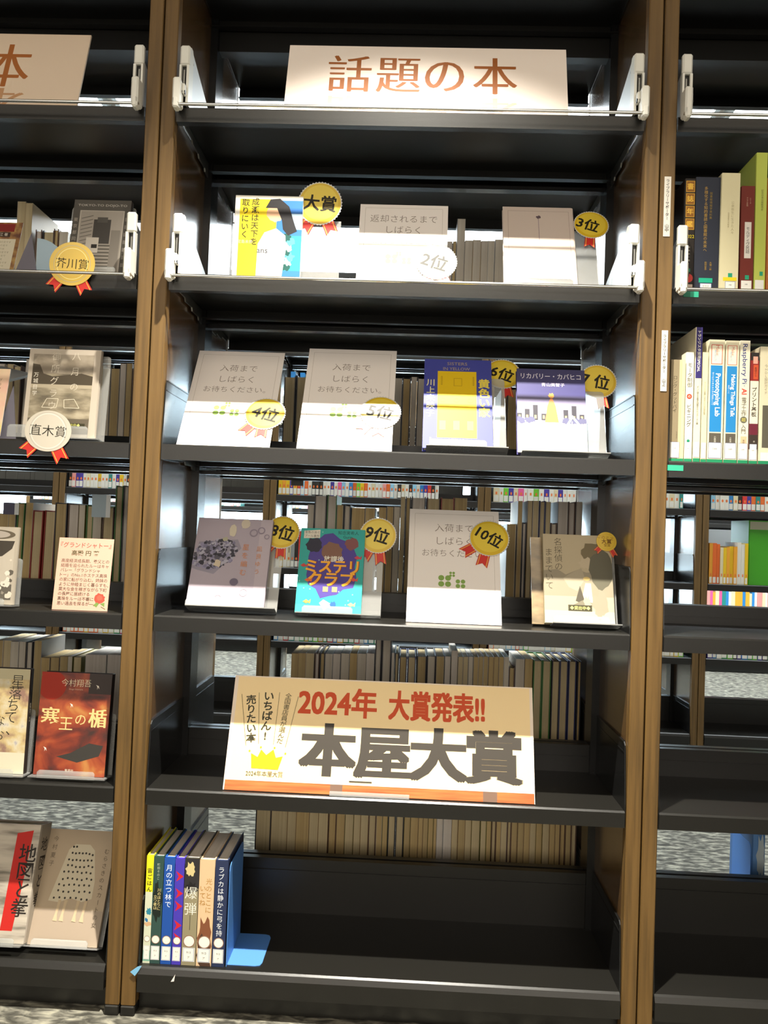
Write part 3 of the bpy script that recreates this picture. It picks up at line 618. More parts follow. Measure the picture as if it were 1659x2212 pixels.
# ------------------------------------------------------------------ things leaning on the front shelves
class Lean:
    """a sheet that stands on a shelf and leans back, measured from its four corners"""
    def __init__(s, tier, BL, BR, TL, TR, y0=0.03, T=0.0, a=None, lo=3, hi=38):
        z = ZS[tier]; p = P(BL[0], BL[1], y0); q = P(BR[0], BR[1], y0); s.w = q.x - p.x
        def solve(aa):
            nrm = Vector((0, math.cos(aa), -math.sin(aa))); v = Vector((0, math.sin(aa), math.cos(aa))); o = Vector((p.x, y0, z + (0.0050 if T >= 0.01 else 0.0005) + T*math.sin(aa)))
            r = []
            for c in (TL, TR):
                d = ray(*c); t = (o - CAM).dot(nrm) / d.dot(nrm); X = CAM + d*t - o; r.append((X.x, X.dot(v)))
            return r
        if a is None:
            best = min((abs(solve(math.radians(k/2))[0][0]) + abs(solve(math.radians(k/2))[1][0] - s.w), k/2) for k in range(lo*2, hi*2)); a = best[1]
        s.deg = a; s.a = math.radians(a); r = solve(s.a); s.h = (r[0][1] + r[1][1]) / 2; s.T = T
        s.o = Vector((p.x, y0, z + (0.0050 if T >= 0.01 else 0.0005) + T*math.sin(s.a)))
        s.M = Matrix(((1, 0, 0, s.o.x), (0, math.cos(s.a), math.sin(s.a), s.o.y), (0, -math.sin(s.a), math.cos(s.a), s.o.z), (0, 0, 0, 1)))
    def hit(s, px, py, off=0.0):
        """local x, z where the sight line of a photo point meets the plane off metres behind the sheet's face"""
        nrm = Vector((0, math.cos(s.a), -math.sin(s.a))); o = s.o + nrm*off; d = ray(px, py); t = (o - CAM).dot(nrm) / d.dot(nrm)
        X = s.M.inverted() @ (CAM + d*t); return X.x, X.z
def front_book(L, T, cover, label, art, pages=2, spine_side=1, spine_art=None, cat='book', name='book', hard=True):
    t = thing(name, label, cat, matrix=L.M); w, h = L.w, L.h; c = 0.002
    r = min(T*0.35, 0.006)
    pts = [(0, 0), (w-r, 0), (w-r*0.3, r*0.3), (w, r), (w, T-r), (w-r*0.3, T-r*0.3), (w-r, T), (0, T), (0, T-c), (w-c, T-c), (w-c, c), (0, c)]
    if spine_side < 0: pts = [(w-x, y) for x, y in pts]
    m = MB(); m.prism(pts, 'z', 0, h, cover); m.build('cover', t)
    m = MB(); x0, x1 = (0.003, w-c) if spine_side > 0 else (c, w-0.003); m.box(x0, c, 0.003, x1, T-c, h-0.003, PAGES[pages]); m.build('pages', t)
    A = Art(w, h, 0.0); art(A); A.build('cover_print', t)
    if spine_art:
        B = Art(T-2*r, h, 0.0); spine_art(B); o = B.build('spine_print', t); o.matrix_local = Matrix.Translation((w, r, 0)) @ Matrix.Rotation(math.radians(90), 4, 'Z')
    return t
def card(L, label, art, T=0.0015, name='notice_card', cat='notice', sheet=None, part='sheet'):
    t = thing(name, label, cat, matrix=L.M); m = MB(); m.box(0, 0, 0, L.w, T, L.h, sheet or PAPER); m.build(part, t)
    A = Art(L.w, L.h, 0.0); art(A); A.build('print', t); return t
def stand(L, u0, u1, h, label, back=None, lip=(0.1, 0.9), lip_h=0.012, prop=True, clearT=None):
    """clear acrylic easel behind a leaning book: u0..u1 metres along the sheet"""
    T = L.T if clearT is None else clearT; y = T + 0.0008
    t = thing('book_stand', label, 'book stand', matrix=L.M)
    m = MB(); r = 0.006; m.prism([(u0, 0), (u1, 0), (u1, h-r), (u1-r*0.3, h-r*0.3), (u1-r, h), (u0+r, h), (u0+r*0.3, h-r*0.3), (u0, h-r)], 'y', y, y+0.002, ACRYL); m.build('back_plate', t)
    m = MB(); m.box(u0, -0.014, -0.0028, u1, y+0.002, -0.0006, ACRYL); m.build('ledge', t)
    a, b = lip[0]*L.w, lip[1]*L.w; m = MB(); m.prism([(a, -0.0028), (b, -0.0028), (b, lip_h-0.004), (b-0.004, lip_h), (a+0.004, lip_h), (a, lip_h-0.004)], 'y', -0.015, -0.013, ACRYL); m.build('lip', t)
    return t
GOLDB = mat('badge_gold', '#d2ae20', 0.4, coat=0.2); GOLDL = mat('badge_gold_light', '#dcc03c', 0.4, coat=0.2)
RIM = mat('badge_rim', '#c8c6be', 0.4); REDR = mat('ribbon_red', '#c2261c', 0.5); RIBG = mat('ribbon_gold', '#d8a040', 0.5); FILM = ACRYL
def badge(L, px, py, rpx, text, label, off=-0.0015, tails=((-112, 1.45), (-70, 1.5)), rot=-12, size=0.5, face=GOLDB, bold=0.02, disc_r=0.93, tooth=44, txoff=(0, 0), ring=False, width=None, extra=None, ry=1.0):
    x, z = L.hit(px, py, off); X = L.M @ Vector((x, off, z)); rr = rpx * (X - CAM).dot(CR.col[1]) / FPX
    M = L.M.copy(); M.translation = X
    t = thing('award_badge', label, 'badge', matrix=M)
    m = MB(); n = tooth * 2
    kk = 1.0 if ring else 0.955
    m.prism([(rr*(1.0 if i % 2 else kk)*math.cos(2*math.pi*i/n), ry*rr*(1.0 if i % 2 else kk)*math.sin(2*math.pi*i/n)) for i in range(n)], 'y', -0.0006, 0.0, RIM if not ring else face); m.build('rosette', t)
    for ang, ln in tails:
        c, s_ = math.cos(math.radians(ang)), math.sin(math.radians(ang)); d = Vector((c, s_)); p = Vector((-s_, c)); wv = 0.26*rr
        def q(a, b): v = d*a*rr + p*b*wv; return (v.x, v.y)
        m = MB(); m.prism([q(0.7, -1), q(ln, -1.1), q(ln-0.2, 0), q(ln, 1.1), q(0.7, 1)], 'y', 0.0002, 0.0007, REDR)
        for b0, b1 in ((-0.85, -0.7), (0.7, 0.85)): m.prism([q(0.7, b0), q(ln-0.03, b0*1.05), q(ln-0.06, b1*1.05), q(0.7, b1)], 'y', 0.0000, 0.0002, RIBG)
        m.build('ribbon_tail', t)
    A = Art(2*rr, 2*rr, -0.0006)
    if not ring: A.disc(0.5, 0.5, 0.5*disc_r, face, n=48); A.disc(0.5, 0.52, 0.40, GOLDL, n=40)
    else: A.disc(0.5, 0.5, 0.49, face, ry=0.49*ry, n=48); A.ring(0.5, 0.5, 0.395, 0.405, '#a8a49a' if face is not GOLDB else '#b88c1c', 44)
    if text: A.text(text, 0.5+txoff[0], 0.5+txoff[1], size, '#211d12', rot=rot, bold=bold, width=width)
    if extra: extra(A)
    o = A.build('face_print', t); o.location = (-rr, 0, -rr)
    return t

def clover(A, u, v, s):
    for du, dv, k in ((0, 0, 1.0), (0.17, -0.02*1, 0.75), (0.08, 0.06, 0.45)):
        for a in (45, 135, 225, 315): A.disc(u+du+k*s*0.80*math.cos(math.radians(a)), v+dv+k*s*0.57*math.sin(math.radians(a)), k*s*0.50, '#7f9e4c', n=14)
def wait_card(l1, v1=0.81, v2=0.69, v3=0.58, cl=(0.38, 0.36)):
    def f(A):
        A.frame(0.06, 0.04, 0.94, 0.96, 0.003, '#b0a496')
        A.text(l1, 0.5, v1, 0.105, '#8a7e72', serif=True); A.text('しばらく', 0.5, v2, 0.105, '#8a7e72', serif=True); A.text('お待ちください。', 0.5, v3, 0.092, '#8a7e72', serif=True)
        clover(A, cl[0], cl[1], 0.065)
    return f
# --- top shelf signs
L = Lean(1, (611, 240), (1229, 246), (627, 98), (1223, 107), 0.035, 0.003)
def a(A):
    for u, ch in ((0.225, '話'), (0.40, '題'), (0.565, 'の'), (0.745, '本')):
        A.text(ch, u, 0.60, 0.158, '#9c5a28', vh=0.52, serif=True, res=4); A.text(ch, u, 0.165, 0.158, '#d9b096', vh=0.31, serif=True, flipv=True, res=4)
BOARD = mat('sign_board', '#f0e2d6', 0.55)
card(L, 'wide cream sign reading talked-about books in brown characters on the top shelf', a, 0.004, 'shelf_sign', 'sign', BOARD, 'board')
L = Lean(1, (-420, 190), (163, 222), (-400, 60), (190, 82), 0.04, 0.003, a=L.deg)
def a(A):
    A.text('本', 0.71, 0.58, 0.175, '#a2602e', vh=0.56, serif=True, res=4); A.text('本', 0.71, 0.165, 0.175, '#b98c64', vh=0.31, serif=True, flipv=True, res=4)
card(L, 'cream sign with a brown character and its mirrored echo, beside the silver shelf guard', a, 0.004, 'shelf_sign', 'sign', mat('sign_board_tan', '#dcc6ae', 0.55), 'board')
# --- second shelf, centre
L = Lean(2, (500, 594), (647, 598), (507, 415), (650, 431), 0.06, 0.018)
def a(A):
    A.rect(0, 0, 1, 1, '#d8d4c8'); A.rect(0.07, 0, 0.62, 0.96, '#e8cc20'); A.rect(0.62, 0, 1, 0.95, '#2e6cb4'); A.rect(0.72, 0.15, 1, 0.55, '#2c8494')
    for i in range(7): A.blob(0.78+0.03*(i % 3), 0.2+0.055*i, 0.06, ['#0f4a44', '#cfe0e0', '#4fa8b4'][i % 3], i)
    A.rect(0.8, 0.62, 1.0, 0.8, '#b8d2e4'); A.poly([(0.35, 0), (0.36, 0.45), (0.45, 0.58), (0.62, 0.63), (0.76, 0.55), (0.78, 0.4), (0.72, 0)], '#dcdad4')
    A.blob(0.60, 0.80, 0.13, '#d2a886', 12, j=0.08); A.poly([(0.45, 0.86), (0.52, 0.96), (0.66, 0.97), (0.80, 0.88), (0.88, 0.70), (0.93, 0.60), (0.80, 0.55), (0.72, 0.62), (0.70, 0.72), (0.62, 0.86)], '#1c1a1c')
    A.text('成瀬は天下を', 0.30, 0.70, 0.112, '#3a3410', vert=True, pitch=1.08, off=0.016); A.text('取りにいく', 0.155, 0.735, 0.112, '#3a3410', vert=True, pitch=1.08, off=0.016); A.text('宮島未奈', 0.17, 0.47, 0.055, '#b8a8a0', pitch=1.4); A.text('ans', 0.43, 0.38, 0.12, '#4a4a4e', off=0.01)
front_book(L, 0.018, ink('#cfcabb'), 'yellow and blue book cover with a dark haired figure beside the grand prize badge', a, 2)
badge(L, 691, 440, 49, '大賞', 'yellow grand prize badge with two red tails beside the yellow book', 0.010, rot=-4, size=0.36, tails=((-118, 1.5), (-66, 1.5)), bold=0.022)
t = thing('film_sleeve', 'clear film sleeve carrying the grand prize badge behind the yellow book', 'sleeve', matrix=L.M)
m = MB(); x1, _ = L.hit(736, 500, 0.019); m.box(L.w*0.5, 0.0188, 0.0, x1, 0.0198, L.hit(700, 478, 0.019)[1], ACRYL); m.build('film', t)
L = Lean(2, (768, 605), (965, 606), (779, 443), (963, 443), 0.065, 0.0015)
card(L, 'white notice card asking to wait until the book is returned, holding second place', wait_card('返却されるまで', 0.83, 0.70, 0.57))
badge(L, 943, 566, 45, '2位', 'overexposed second place badge on the lower corner of the returned-book card', rot=-18, size=0.42, txoff=(-0.05, 0.0))
L = Lean(2, (1090, 614), (1251, 615), (1093, 447), (1238, 449), 0.055, 0.012)
def a(A):
    A.frame(0.07, 0.03, 0.93, 0.95, 0.005, '#96877c'); A.blob(0.5, 0.87, 0.03, '#5a4a50', 5); A.line(0.5, 0.86, 0.5, 0.55, 0.008, '#8a7a80')
front_book(L, 0.012, mat('cream_book', '#c4b4a8', 0.6), 'cream white third prize book with thin framed cover and rounded edges', a, 2)
badge(L, 1277, 486, 38.5, '3位', 'yellow third place badge beside the cream framed book', 0.008, rot=-20, size=0.42, tails=((-97, 1.62),), txoff=(-0.09, 0))
stand(L, L.w*0.1, L.hit(1290, 560, 0.013)[0], L.hit(1270, 500, 0.013)[1], 'clear acrylic plate behind the third prize book', clearT=0.012)
t = thing('book', 'grey-beige book lying flat between the grand prize and second place', 'book', (P(686, 600, 0.05).x, 0.045, ZS[2]+0.0003))
m = MB(); w = P(763, 600, 0.05).x - P(686, 600, 0.05).x; m.prism([(0, 0.0), (0, 0.013), (0.13, 0.013), (0.13, 0.0115), (0.0015, 0.0115), (0.0015, 0.0015), (0.13, 0.0015), (0.13, 0)], 'x', 0, w, mat('taupe_cover', '#857862', 0.6)); m.build('cover', t)
m = MB(); m.box(0.002, 0.0016, 0.0015, w-0.002, 0.128, 0.0115, PAGES[4]); m.build('pages', t)
t = thing('acrylic_foot', 'small grey acrylic nub left on the shelf beside the yellow book', 'book stand', (P(482, 597, 0.02).x, 0.02, ZS[2])); m = MB(); m.box(-0.007, 0, 0, 0.007, 0.02, 0.006, mat('smoke_acrylic', '#6a6a68', 0.3), 0.002); m.build('nub', t)
# --- third shelf, centre
L = Lean(3, (380.5, 959), (582, 967), (432, 755), (615, 765), 0.03, 0.0015)
card(L, 'white please-wait card leaning beside the side panel, holding fourth place', wait_card('入荷まで'))
badge(L, 573, 894, 45, '4位', 'yellow fourth place badge on the card nearest the oak post', rot=-16, size=0.42, tails=((-128, 1.55), (-92, 1.45)))
L = Lean(3, (640, 969), (846, 976), (669, 754), (854, 757), 0.03, 0.0015)
card(L, 'white please-wait card between the fourth place card and the blue book', wait_card('入荷まで'))
badge(L, 822, 891, 45, '5位', 'yellow fifth place badge on the card beside the blue book', rot=-14, size=0.42, tails=((-128, 1.5), (-92, 1.45)))
L = Lean(3, (912, 976), (1065, 982), (912, 777), (1061, 777), 0.022, 0.014)
def a(A):
    A.rect(0, 0, 1, 1, '#3d4290'); A.rect(0.2, 0.115, 0.775, 0.86, '#d8b410')
    for q in ((0.25, 0.7, 0.27, 0.80), (0.44, 0.69, 0.56, 0.78), (0.72, 0.7, 0.74, 0.80)): A.frame(*q, 0.006, '#9c7c14')
    for u in (0.28, 0.48, 0.68): A.ring(u, 0.53, 0.03, 0.04, '#b08c14', 16); A.rect(u-0.045, 0.2, u+0.045, 0.30, '#e0c440')
    A.text('SISTERS', 0.49, 0.95, 0.075, '#9a8c78', width=0.30, off=0.005); A.text('IN YELLOW', 0.48, 0.89, 0.075, '#9a8c78', width=0.40, off=0.005)
    A.text('川上未映子', 0.1, 0.55, 0.125, '#dcd6a0', vert=True, pitch=1.1, off=0.015); A.text('黄色い家', 0.885, 0.56, 0.165, '#dcc84c', vert=True, pitch=1.04, off=0.03)
    A.text('MIEKO', 0.49, 0.085, 0.085, '#cfd0c0', width=0.24); A.text('KAWAKAMI', 0.49, 0.03, 0.085, '#cfd0c0', width=0.44); A.text('中央公論新社', 0.11, 0.06, 0.03, '#d8d8c0', vert=True)
front_book(L, 0.014, ink('#3d4290'), 'dark blue book with a yellow panel beside the sixth place badge', a, 2)
badge(L, 1086, 808, 40, '6位', 'yellow sixth place badge half behind the blue book', 0.020, rot=-22, size=0.42, tails=((-80, 1.6),), txoff=(-0.02, 0))
stand(L, L.w*0.05, L.hit(1092, 950, 0.024)[0], L.hit(1080, 825, 0.024)[1], 'clear acrylic stand under the blue book')
L = Lean(3, (1118, 983), (1270, 989), (1119, 797), (1262, 799), 0.022, 0.014)
def nb(nt, b):
    tc = nt.nodes.new('ShaderNodeTexCoord'); sp = nt.nodes.new('ShaderNodeSeparateXYZ'); cr = nt.nodes.new('ShaderNodeValToRGB'); mr = nt.nodes.new('ShaderNodeMath'); mr.operation = 'DIVIDE'; mr.inputs[1].default_value = 0.2
    for k in range(2): cr.color_ramp.elements.new(0.5)
    for e, (p, c) in zip(cr.color_ramp.elements, ((0.15, '#d8cfc0'), (0.38, '#b8b0c0'), (0.62, '#332e66'), (0.95, '#2b2a58'))): e.position = p; e.color = lin(c)
    nt.links.new(tc.outputs['Object'], sp.inputs[0]); nt.links.new(sp.outputs['Z'], mr.inputs[0]); nt.links.new(mr.outputs[0], cr.inputs[0]); nt.links.new(cr.outputs[0], b.inputs['Base Color'])
NIGHT = nodes_mat('printed_dusk_picture', nb, 0.45)
def a(A):
    A.rect(0, 0, 1, 1, NIGHT)
    for i, u in enumerate((0.03, 0.14, 0.26, 0.38, 0.70, 0.82, 0.93)): A.rect(u-0.03, 0.38, u+0.04, 0.46+0.05*(i % 3), '#3a3840'); A.rect(u-0.01, 0.40, u+0.02, 0.44, '#c8b070')
    for i, u in enumerate((0.05, 0.18, 0.72, 0.85, 0.95)): A.blob(u, 0.38, 0.07, '#5a5a78', i+4, ry=0.05)
    A.poly([(0.40, 0.36), (0.44, 0.55), (0.50, 0.68), (0.56, 0.55), (0.60, 0.36)], '#c07a4c'); A.blob(0.5, 0.68, 0.04, '#c8904c', 3); A.poly([(0.70, 0.33), (0.80, 0.45), (0.92, 0.33), (0.88, 0.33), (0.80, 0.41), (0.74, 0.33)], '#b8cce0')
    A.text('リカバリー・カバヒコ', 0.5, 0.91, 0.098, '#dcd8e0', width=0.88, off=0.004); A.text('青山美智子', 0.53, 0.81, 0.062, '#c8c0d0', width=0.34)
front_book(L, 0.014, ink('#332e66'), 'purple night scene book whose lower half is white, by the seventh place badge', a, 2)
badge(L, 1292, 824, 41, '7 位', 'yellow seventh place badge half behind the purple night scene book', 0.018, rot=-12, size=0.42, tails=((-82, 1.6),), txoff=(-0.07, 0.0), width=0.72)
stand(L, L.w*0.05, L.hit(1307, 950, 0.022)[0], L.hit(1290, 850, 0.022)[1], 'clear acrylic stand under the purple night scene book')
# --- fourth shelf, centre
L = Lean(4, (400, 1313), (568, 1326), (431, 1118), (577, 1123), 0.07, 0.018)
def a(A):
    A.rect(0, 0, 1, 1, '#a79ca6'); A.rect(0.84, 0, 1, 1, '#b2a6ae')
    g = random.Random(4)
    A.st = 0.000004; A.n = 8
    A.poly([(0.0, 0.42), (0.08, 0.40), (0.30, 0.36), (0.62, 0.66), (0.56, 0.76), (0.05, 0.72)], '#8f8996')
    for i in range(260):
        t_ = g.uniform(0, 6.283); q_ = g.random()**0.5; e1, e2 = 0.30*q_*math.cos(t_), 0.155*q_*math.sin(t_); u = max(0.02, 0.27 + e1*0.95 - e2*0.3); v = 0.585 + e2 + e1*0.22; A.blob(u, v, g.uniform(0.012, 0.032), g.choice(['#3c3a44', '#55525e', '#77738a', '#8b86a0', '#33323a', '#a5a2b0']), i, n=9)
    A.blob(0.33, 0.48, 0.05, '#c4b49c', 3, n=12); A.blob(0.40, 0.76, 0.035, '#a8a48c', 4, n=12)
    A.blob(0.48, 0.86, 0.05, '#c8bda8', 7, ry=0.09, j=0.1); A.blob(0.64, 0.94, 0.06, '#c4b8a6', 8, ry=0.07, j=0.1)
    for u, v, r in ((0.76, 0.84, 0.055), (0.86, 0.87, 0.05), (0.94, 0.80, 0.035)): A.ring(u, v, r*0.7, r, '#8a7f8c', 18)
    A.disc(0.58, 0.28, 0.055, '#6a6274', ry=0.05); A.ring(0.72, 0.17, 0.045, 0.05, '#a8a0ac', 18); A.ring(0.40, 0.10, 0.04, 0.045, '#a8a0a4', 18)
    A.text('星を編む', 0.68, 0.53, 0.09, '#c8865c', vert=True, pitch=1.3); A.text('凪良ゆう', 0.86, 0.53, 0.075, '#cc9068', vert=True, pitch=1.4)
front_book(L, 0.018, ink('#a79ca6'), 'lavender grey book with a bouquet of dark hydrangeas beside the eighth place badge', a, 2)
badge(L, 609.5, 1150, 39, '8位', 'yellow eighth place badge half behind the lavender hydrangea book', 0.014, rot=-14, size=0.44, tails=((-125, 1.6), (-88, 1.55)))
stand(L, L.w*0.02, L.hit(600, 1300, 0.019)[0], L.hit(600, 1185, 0.019)[1], 'clear acrylic stand under the lavender hydrangea book', lip=(0.02, 1.0))
L = Lean(4, (636, 1328), (779, 1332), (651.5, 1141), (787.5, 1144), 0.065, 0.012)
def a(A):
    A.rect(0, 0, 1, 1, '#2f9a92'); A.rect(0, 0, 1, 0.1, '#3aa89c'); A.blob(0.5, 0.55, 0.40, '#4a3c86', 21, ry=0.5, j=0.12); A.blob(0.5, 0.72, 0.16, '#7a5848', 8, ry=0.16, j=0.1)
    A.blob(0.22, 0.80, 0.12, '#2b2a38', 3, j=0.15); A.blob(0.8, 0.82, 0.10, '#7a4a48', 5, j=0.15)
    A.poly([(0.05, 0.875), (0.30, 0.885), (0.30, 0.985), (0.05, 0.965)], '#cfc8b8'); A.text('金魚の泳ぐ', 0.175, 0.95, 0.045, '#4a4438'); A.text('プール事件', 0.175, 0.905, 0.045, '#4a4438')
    A.text('知念実希人', 0.74, 0.955, 0.062, '#14403e'); A.text('Gurin.', 0.74, 0.905, 0.06, '#14403e'); A.text('放課後', 0.54, 0.635, 0.10, '#dcd8c8', off=0.012)
    for dx, c in ((0.012, '#8a2c14'), (0.0, '#e8a42c')):
        A.text('ミステリ', 0.52+dx, 0.545, 0.20, c, vh=0.165, bold=0.028, width=0.80); A.text('クラブ', 0.52+dx, 0.395, 0.22, c, vh=0.175, bold=0.028, width=0.70)
    A.rect(0.40, 0.25, 0.48, 0.31, '#a89468'); A.rect(0.54, 0.25, 0.62, 0.31, '#a89468')
    for u, v, c in ((0.16, 0.38, '#d8642c'), (0.08, 0.55, '#b83c3c'), (0.86, 0.4, '#c84a3c'), (0.9, 0.66, '#b83c4c'), (0.16, 0.13, '#e0904c'), (0.84, 0.11, '#e0a878')):
        A.poly([(u-0.05, v), (u, v+0.025), (u+0.04, v+0.005), (u+0.07, v+0.03), (u+0.06, v-0.02), (u+0.03, v-0.01), (u, v-0.02)], c)
    A.poly([(0.36, 0.12), (0.42, 0.16), (0.52, 0.12), (0.60, 0.10), (0.56, 0.06), (0.48, 0.07), (0.44, 0.03)], '#dfe6ec'); A.blob(0.57, 0.11, 0.045, '#2c5cb0', 3)
    for i in range(14): A.ring(R_.uniform(0.03, 0.97), R_.uniform(0.02, 0.97), 0.006, 0.010, '#a8dcd4', 10)
front_book(L, 0.012, ink('#2f9a92'), 'turquoise mystery book with orange title letters beside the ninth place badge', a, 2)
badge(L, 816.5, 1157, 41, '9位', 'yellow ninth place badge half behind the turquoise book', 0.010, rot=-16, size=0.42, tails=((-118, 1.5), (-82, 1.6)), txoff=(-0.02, 0.02))
stand(L, L.w*0.02, L.hit(823, 1310, 0.013)[0], L.hit(810, 1185, 0.013)[1], 'clear acrylic stand under the turquoise book', lip=(0.12, 0.88))
L = Lean(4, (877, 1344), (1084, 1351), (889, 1100), (1077, 1105), 0.05, 0.0015)
card(L, 'white please-wait card with a green clover, holding tenth place', wait_card('入荷まで', 0.83, 0.71, 0.60, (0.40, 0.355)))
badge(L, 1057, 1163, 44, '10位', 'yellow tenth place badge with a glare streak on the clover card', rot=-30, size=0.36, tails=((-147, 1.6), (-105, 1.6)), txoff=(0.0, 0.03))
L = Lean(4, (1177, 1355), (1329, 1358), (1173, 1153), (1318, 1158), 0.045, 0.019)
def a(A):
    A.rect(0, 0, 1, 1, '#aea084'); A.poly([(0, 0.58), (0.2, 0.60), (0.32, 0.54), (0.5, 0.60), (0.62, 0.57), (1, 0.60), (1, 0.3), (0, 0.3)], '#8f8570')
    A.poly([(0.38, 0.55), (0.55, 0.62), (0.60, 0.50), (0.48, 0.36), (0.36, 0.40), (0.28, 0.50)], '#a0957e'); A.blob(0.72, 0.78, 0.16, '#6e6248', 31, ry=0.19, j=0.15); A.blob(0.62, 0.68, 0.09, '#b3a48a', 3); A.blob(0.84, 0.6, 0.17, '#5c5848', 5, ry=0.3, j=0.1)
    A.poly([(0.52, 0.22), (0.60, 0.45), (0.68, 0.45), (0.70, 0.22)], '#b8b0a0'); A.poly([(0.45, 0.25), (0.52, 0.42), (0.60, 0.20)], '#4e483c'); A.disc(0.62, 0.50, 0.05, '#c8b070', ry=0.03); A.poly([(0.40, 0.20), (0.55, 0.26), (0.75, 0.22), (0.6, 0.16)], '#77705e')
    A.rect(0, 0, 1, 0.14, '#b4aa94'); A.blob(0.8, 0.2, 0.1, '#8e8672', 5, ry=0.2); A.blob(0.62, 0.22, 0.05, '#a39a84', 15, ry=0.1)
    A.text('名探偵の', 0.22, 0.77, 0.12, '#5a5240', vert=True, serif=True, pitch=1.05); A.text('ままでいて', 0.08, 0.60, 0.12, '#5a5240', vert=True, serif=True, pitch=1.05)
    A.rect(0.34, 0.138, 0.68, 0.205, '#3e3a28'); A.text('◆貸出中◆', 0.51, 0.172, 0.055, '#d8d070', off=0.01)
front_book(L, 0.016, ink('#a09478'), 'beige grey mystery novel with a small gold badge on its corner', a, 2, spine_side=-1)

def ex(A): A.text('このミス', 0.45, 0.70, 0.2, '#8a5a1c', rot=-10); A.text('大賞', 0.5, 0.5, 0.24, '#6a4412', off=0.02); A.text('受賞', 0.52, 0.30, 0.16, '#6a4412')
badge(L, 1310, 1170, 21.5, '', 'small gold prize badge on the corner of the beige mystery novel', -0.0016, tails=((-135, 1.6), (-62, 1.75)), extra=ex, ring=True)
t = thing('dust_jacket', 'brown printed dust jacket flap standing beside the beige mystery novel', 'book jacket', matrix=L.M)
x0 = L.hit(1149, 1340, 0.017)[0]; m = MB(); m.box(x0, 0.0168, 0, 0.02, 0.0176, L.h*0.985, noise_mat('faded_jacket', [(0.35, '#5c5040'), (0.5, '#8f7c5e'), (0.65, '#b09a74')], (6, 1, 12), 1.6, 4, 0.3, 0, 0.5)); m.build('flap', t)
stand(L, L.w*0.1, L.hit(1333, 1330, 0.02)[0], L.hit(1320, 1200, 0.02)[1], 'clear acrylic stand under the beige mystery novel', clearT=0.018)
# --- fifth shelf: the large award sign
L = Lean(5, (481, 1703), (1156, 1736), (509, 1460), (1148, 1484), 0.012, 0.003)
def a(A):
    A.rect(0.012, 0.088, 0.99, 0.99, '#f2d6a2'); A.rect(0.004, 0.0, 0.998, 0.085, noise_mat('printed_wood_strip', [(0.35, '#a84a1e'), (0.65, '#c06a34')], (3, 1, 60), 3, 3, 0.4)); 
    A.rect(0.345, 0.0, 0.385, 0.085, '#6e5648'); A.rect(0.835, 0.0, 0.88, 0.085, '#6e5648')
    A.text('2024年', 0.352, 0.785, 0.09, '#c8481c', vh=0.26, width=0.258, bold=0.028, res=3); A.text('大賞発表!!', 0.682, 0.785, 0.09, '#c8481c', vh=0.26, width=0.315, bold=0.028, res=3)
    for i, ch in enumerate('本屋大賞'): A.text(ch, 0.330+0.180*i, 0.365, 0.178, '#3b3630', vh=0.45, bold=(0.045, 0.024), width=0.172, res=3)
    A.text('売りたい本', 0.068, 0.615, 0.033, '#33301f', vert=True, pitch=1.0, vh=0.084, rot=6, off=0.02); A.text('いちばん!', 0.120, 0.645, 0.035, '#33301f', vert=True, pitch=1.0, vh=0.088, rot=0, off=0.02); A.text('全国書店員が選んだ', 0.178, 0.63, 0.021, '#3c3826', vert=True, pitch=1.0, vh=0.050, rot=-6)
    for u0, v0, u1, v1 in ((0.028, 0.83, 0.060, 0.38), (0.086, 0.85, 0.101, 0.40), (0.155, 0.86, 0.150, 0.40), (0.219, 0.83, 0.190, 0.38)): A.line(u0, v0, u1, v1, 0.0014, '#5a5236')
    A.poly([(0.085, 0.19), (0.080, 0.315), (0.102, 0.285), (0.112, 0.35), (0.130, 0.305), (0.152, 0.355), (0.162, 0.285), (0.184, 0.30), (0.172, 0.185)], '#d8b410')
    for u, v in ((0.074, 0.335), (0.110, 0.37), (0.155, 0.37), (0.192, 0.325)): A.disc(u, v, 0.003, '#d8b410', n=10)
    A.text('2024年本屋大賞', 0.129, 0.145, 0.018, '#4a4430', width=0.12); A.line(0.405, 0.115, 0.478, 0.115, 0.004, '#3b3630')
card(L, 'large bookseller award sign with red and black lettering and an orange wooden strip', a, 0.004, 'award_sign', 'sign', mat('sign_white', '#e8d6c4', 0.5), 'board')
t = thing('sign_holder', 'clear plastic clip under the middle of the large award sign', 'clip', matrix=L.M); m = MB(); m.box(L.w*0.345, -0.004, -0.0025, L.w*0.60, 0.006, 0.0, ACRYL); m.box(L.w*0.345, -0.0035, 0.0, L.w*0.60, -0.0025, 0.006, ACRYL); m.build('clip', t)

# --- bay beside: second shelf
L = Lean(2, (142, 585), (267, 589), (162, 430), (287, 435), 0.045, 0.018)
def a(A):
    A.rect(0, 0, 1, 1, '#4e4a44'); A.rect(0.12, 0.04, 0.90, 0.86, '#aaa296'); A.rect(0.14, 0.055, 0.88, 0.85, '#948c82'); A.text('TOKYO-TO DOJO-TO', 0.5, 0.93, 0.055, '#b8b2a8', width=0.86)
    A.rect(0.38, 0.42, 0.68, 0.74, '#3c3834'); A.rect(0.44, 0.70, 0.62, 0.77, '#4a4641')
    for i in range(14): A.line(0.16, 0.10+i*0.05, 0.36, 0.14+i*0.05, 0.012, '#5c574f')
    for i in range(8): A.rect(0.40, 0.07+i*0.045, 0.78, 0.09+i*0.045, '#5a554d')
    A.rect(0.70, 0.08, 0.86, 0.60, '#7a736a'); A.rect(0.28, 0.30, 0.50, 0.50, '#b8b0a4'); A.rect(0.38, 0.36, 0.48, 0.41, '#26221e')
    A.text('東京都同情塔', 0.06, 0.52, 0.075, '#a49c90', vert=True, pitch=1.6)
    for i in range(7): A.rect(0.92, 0.12+i*0.1, 0.97, 0.17+i*0.1, '#77716a')
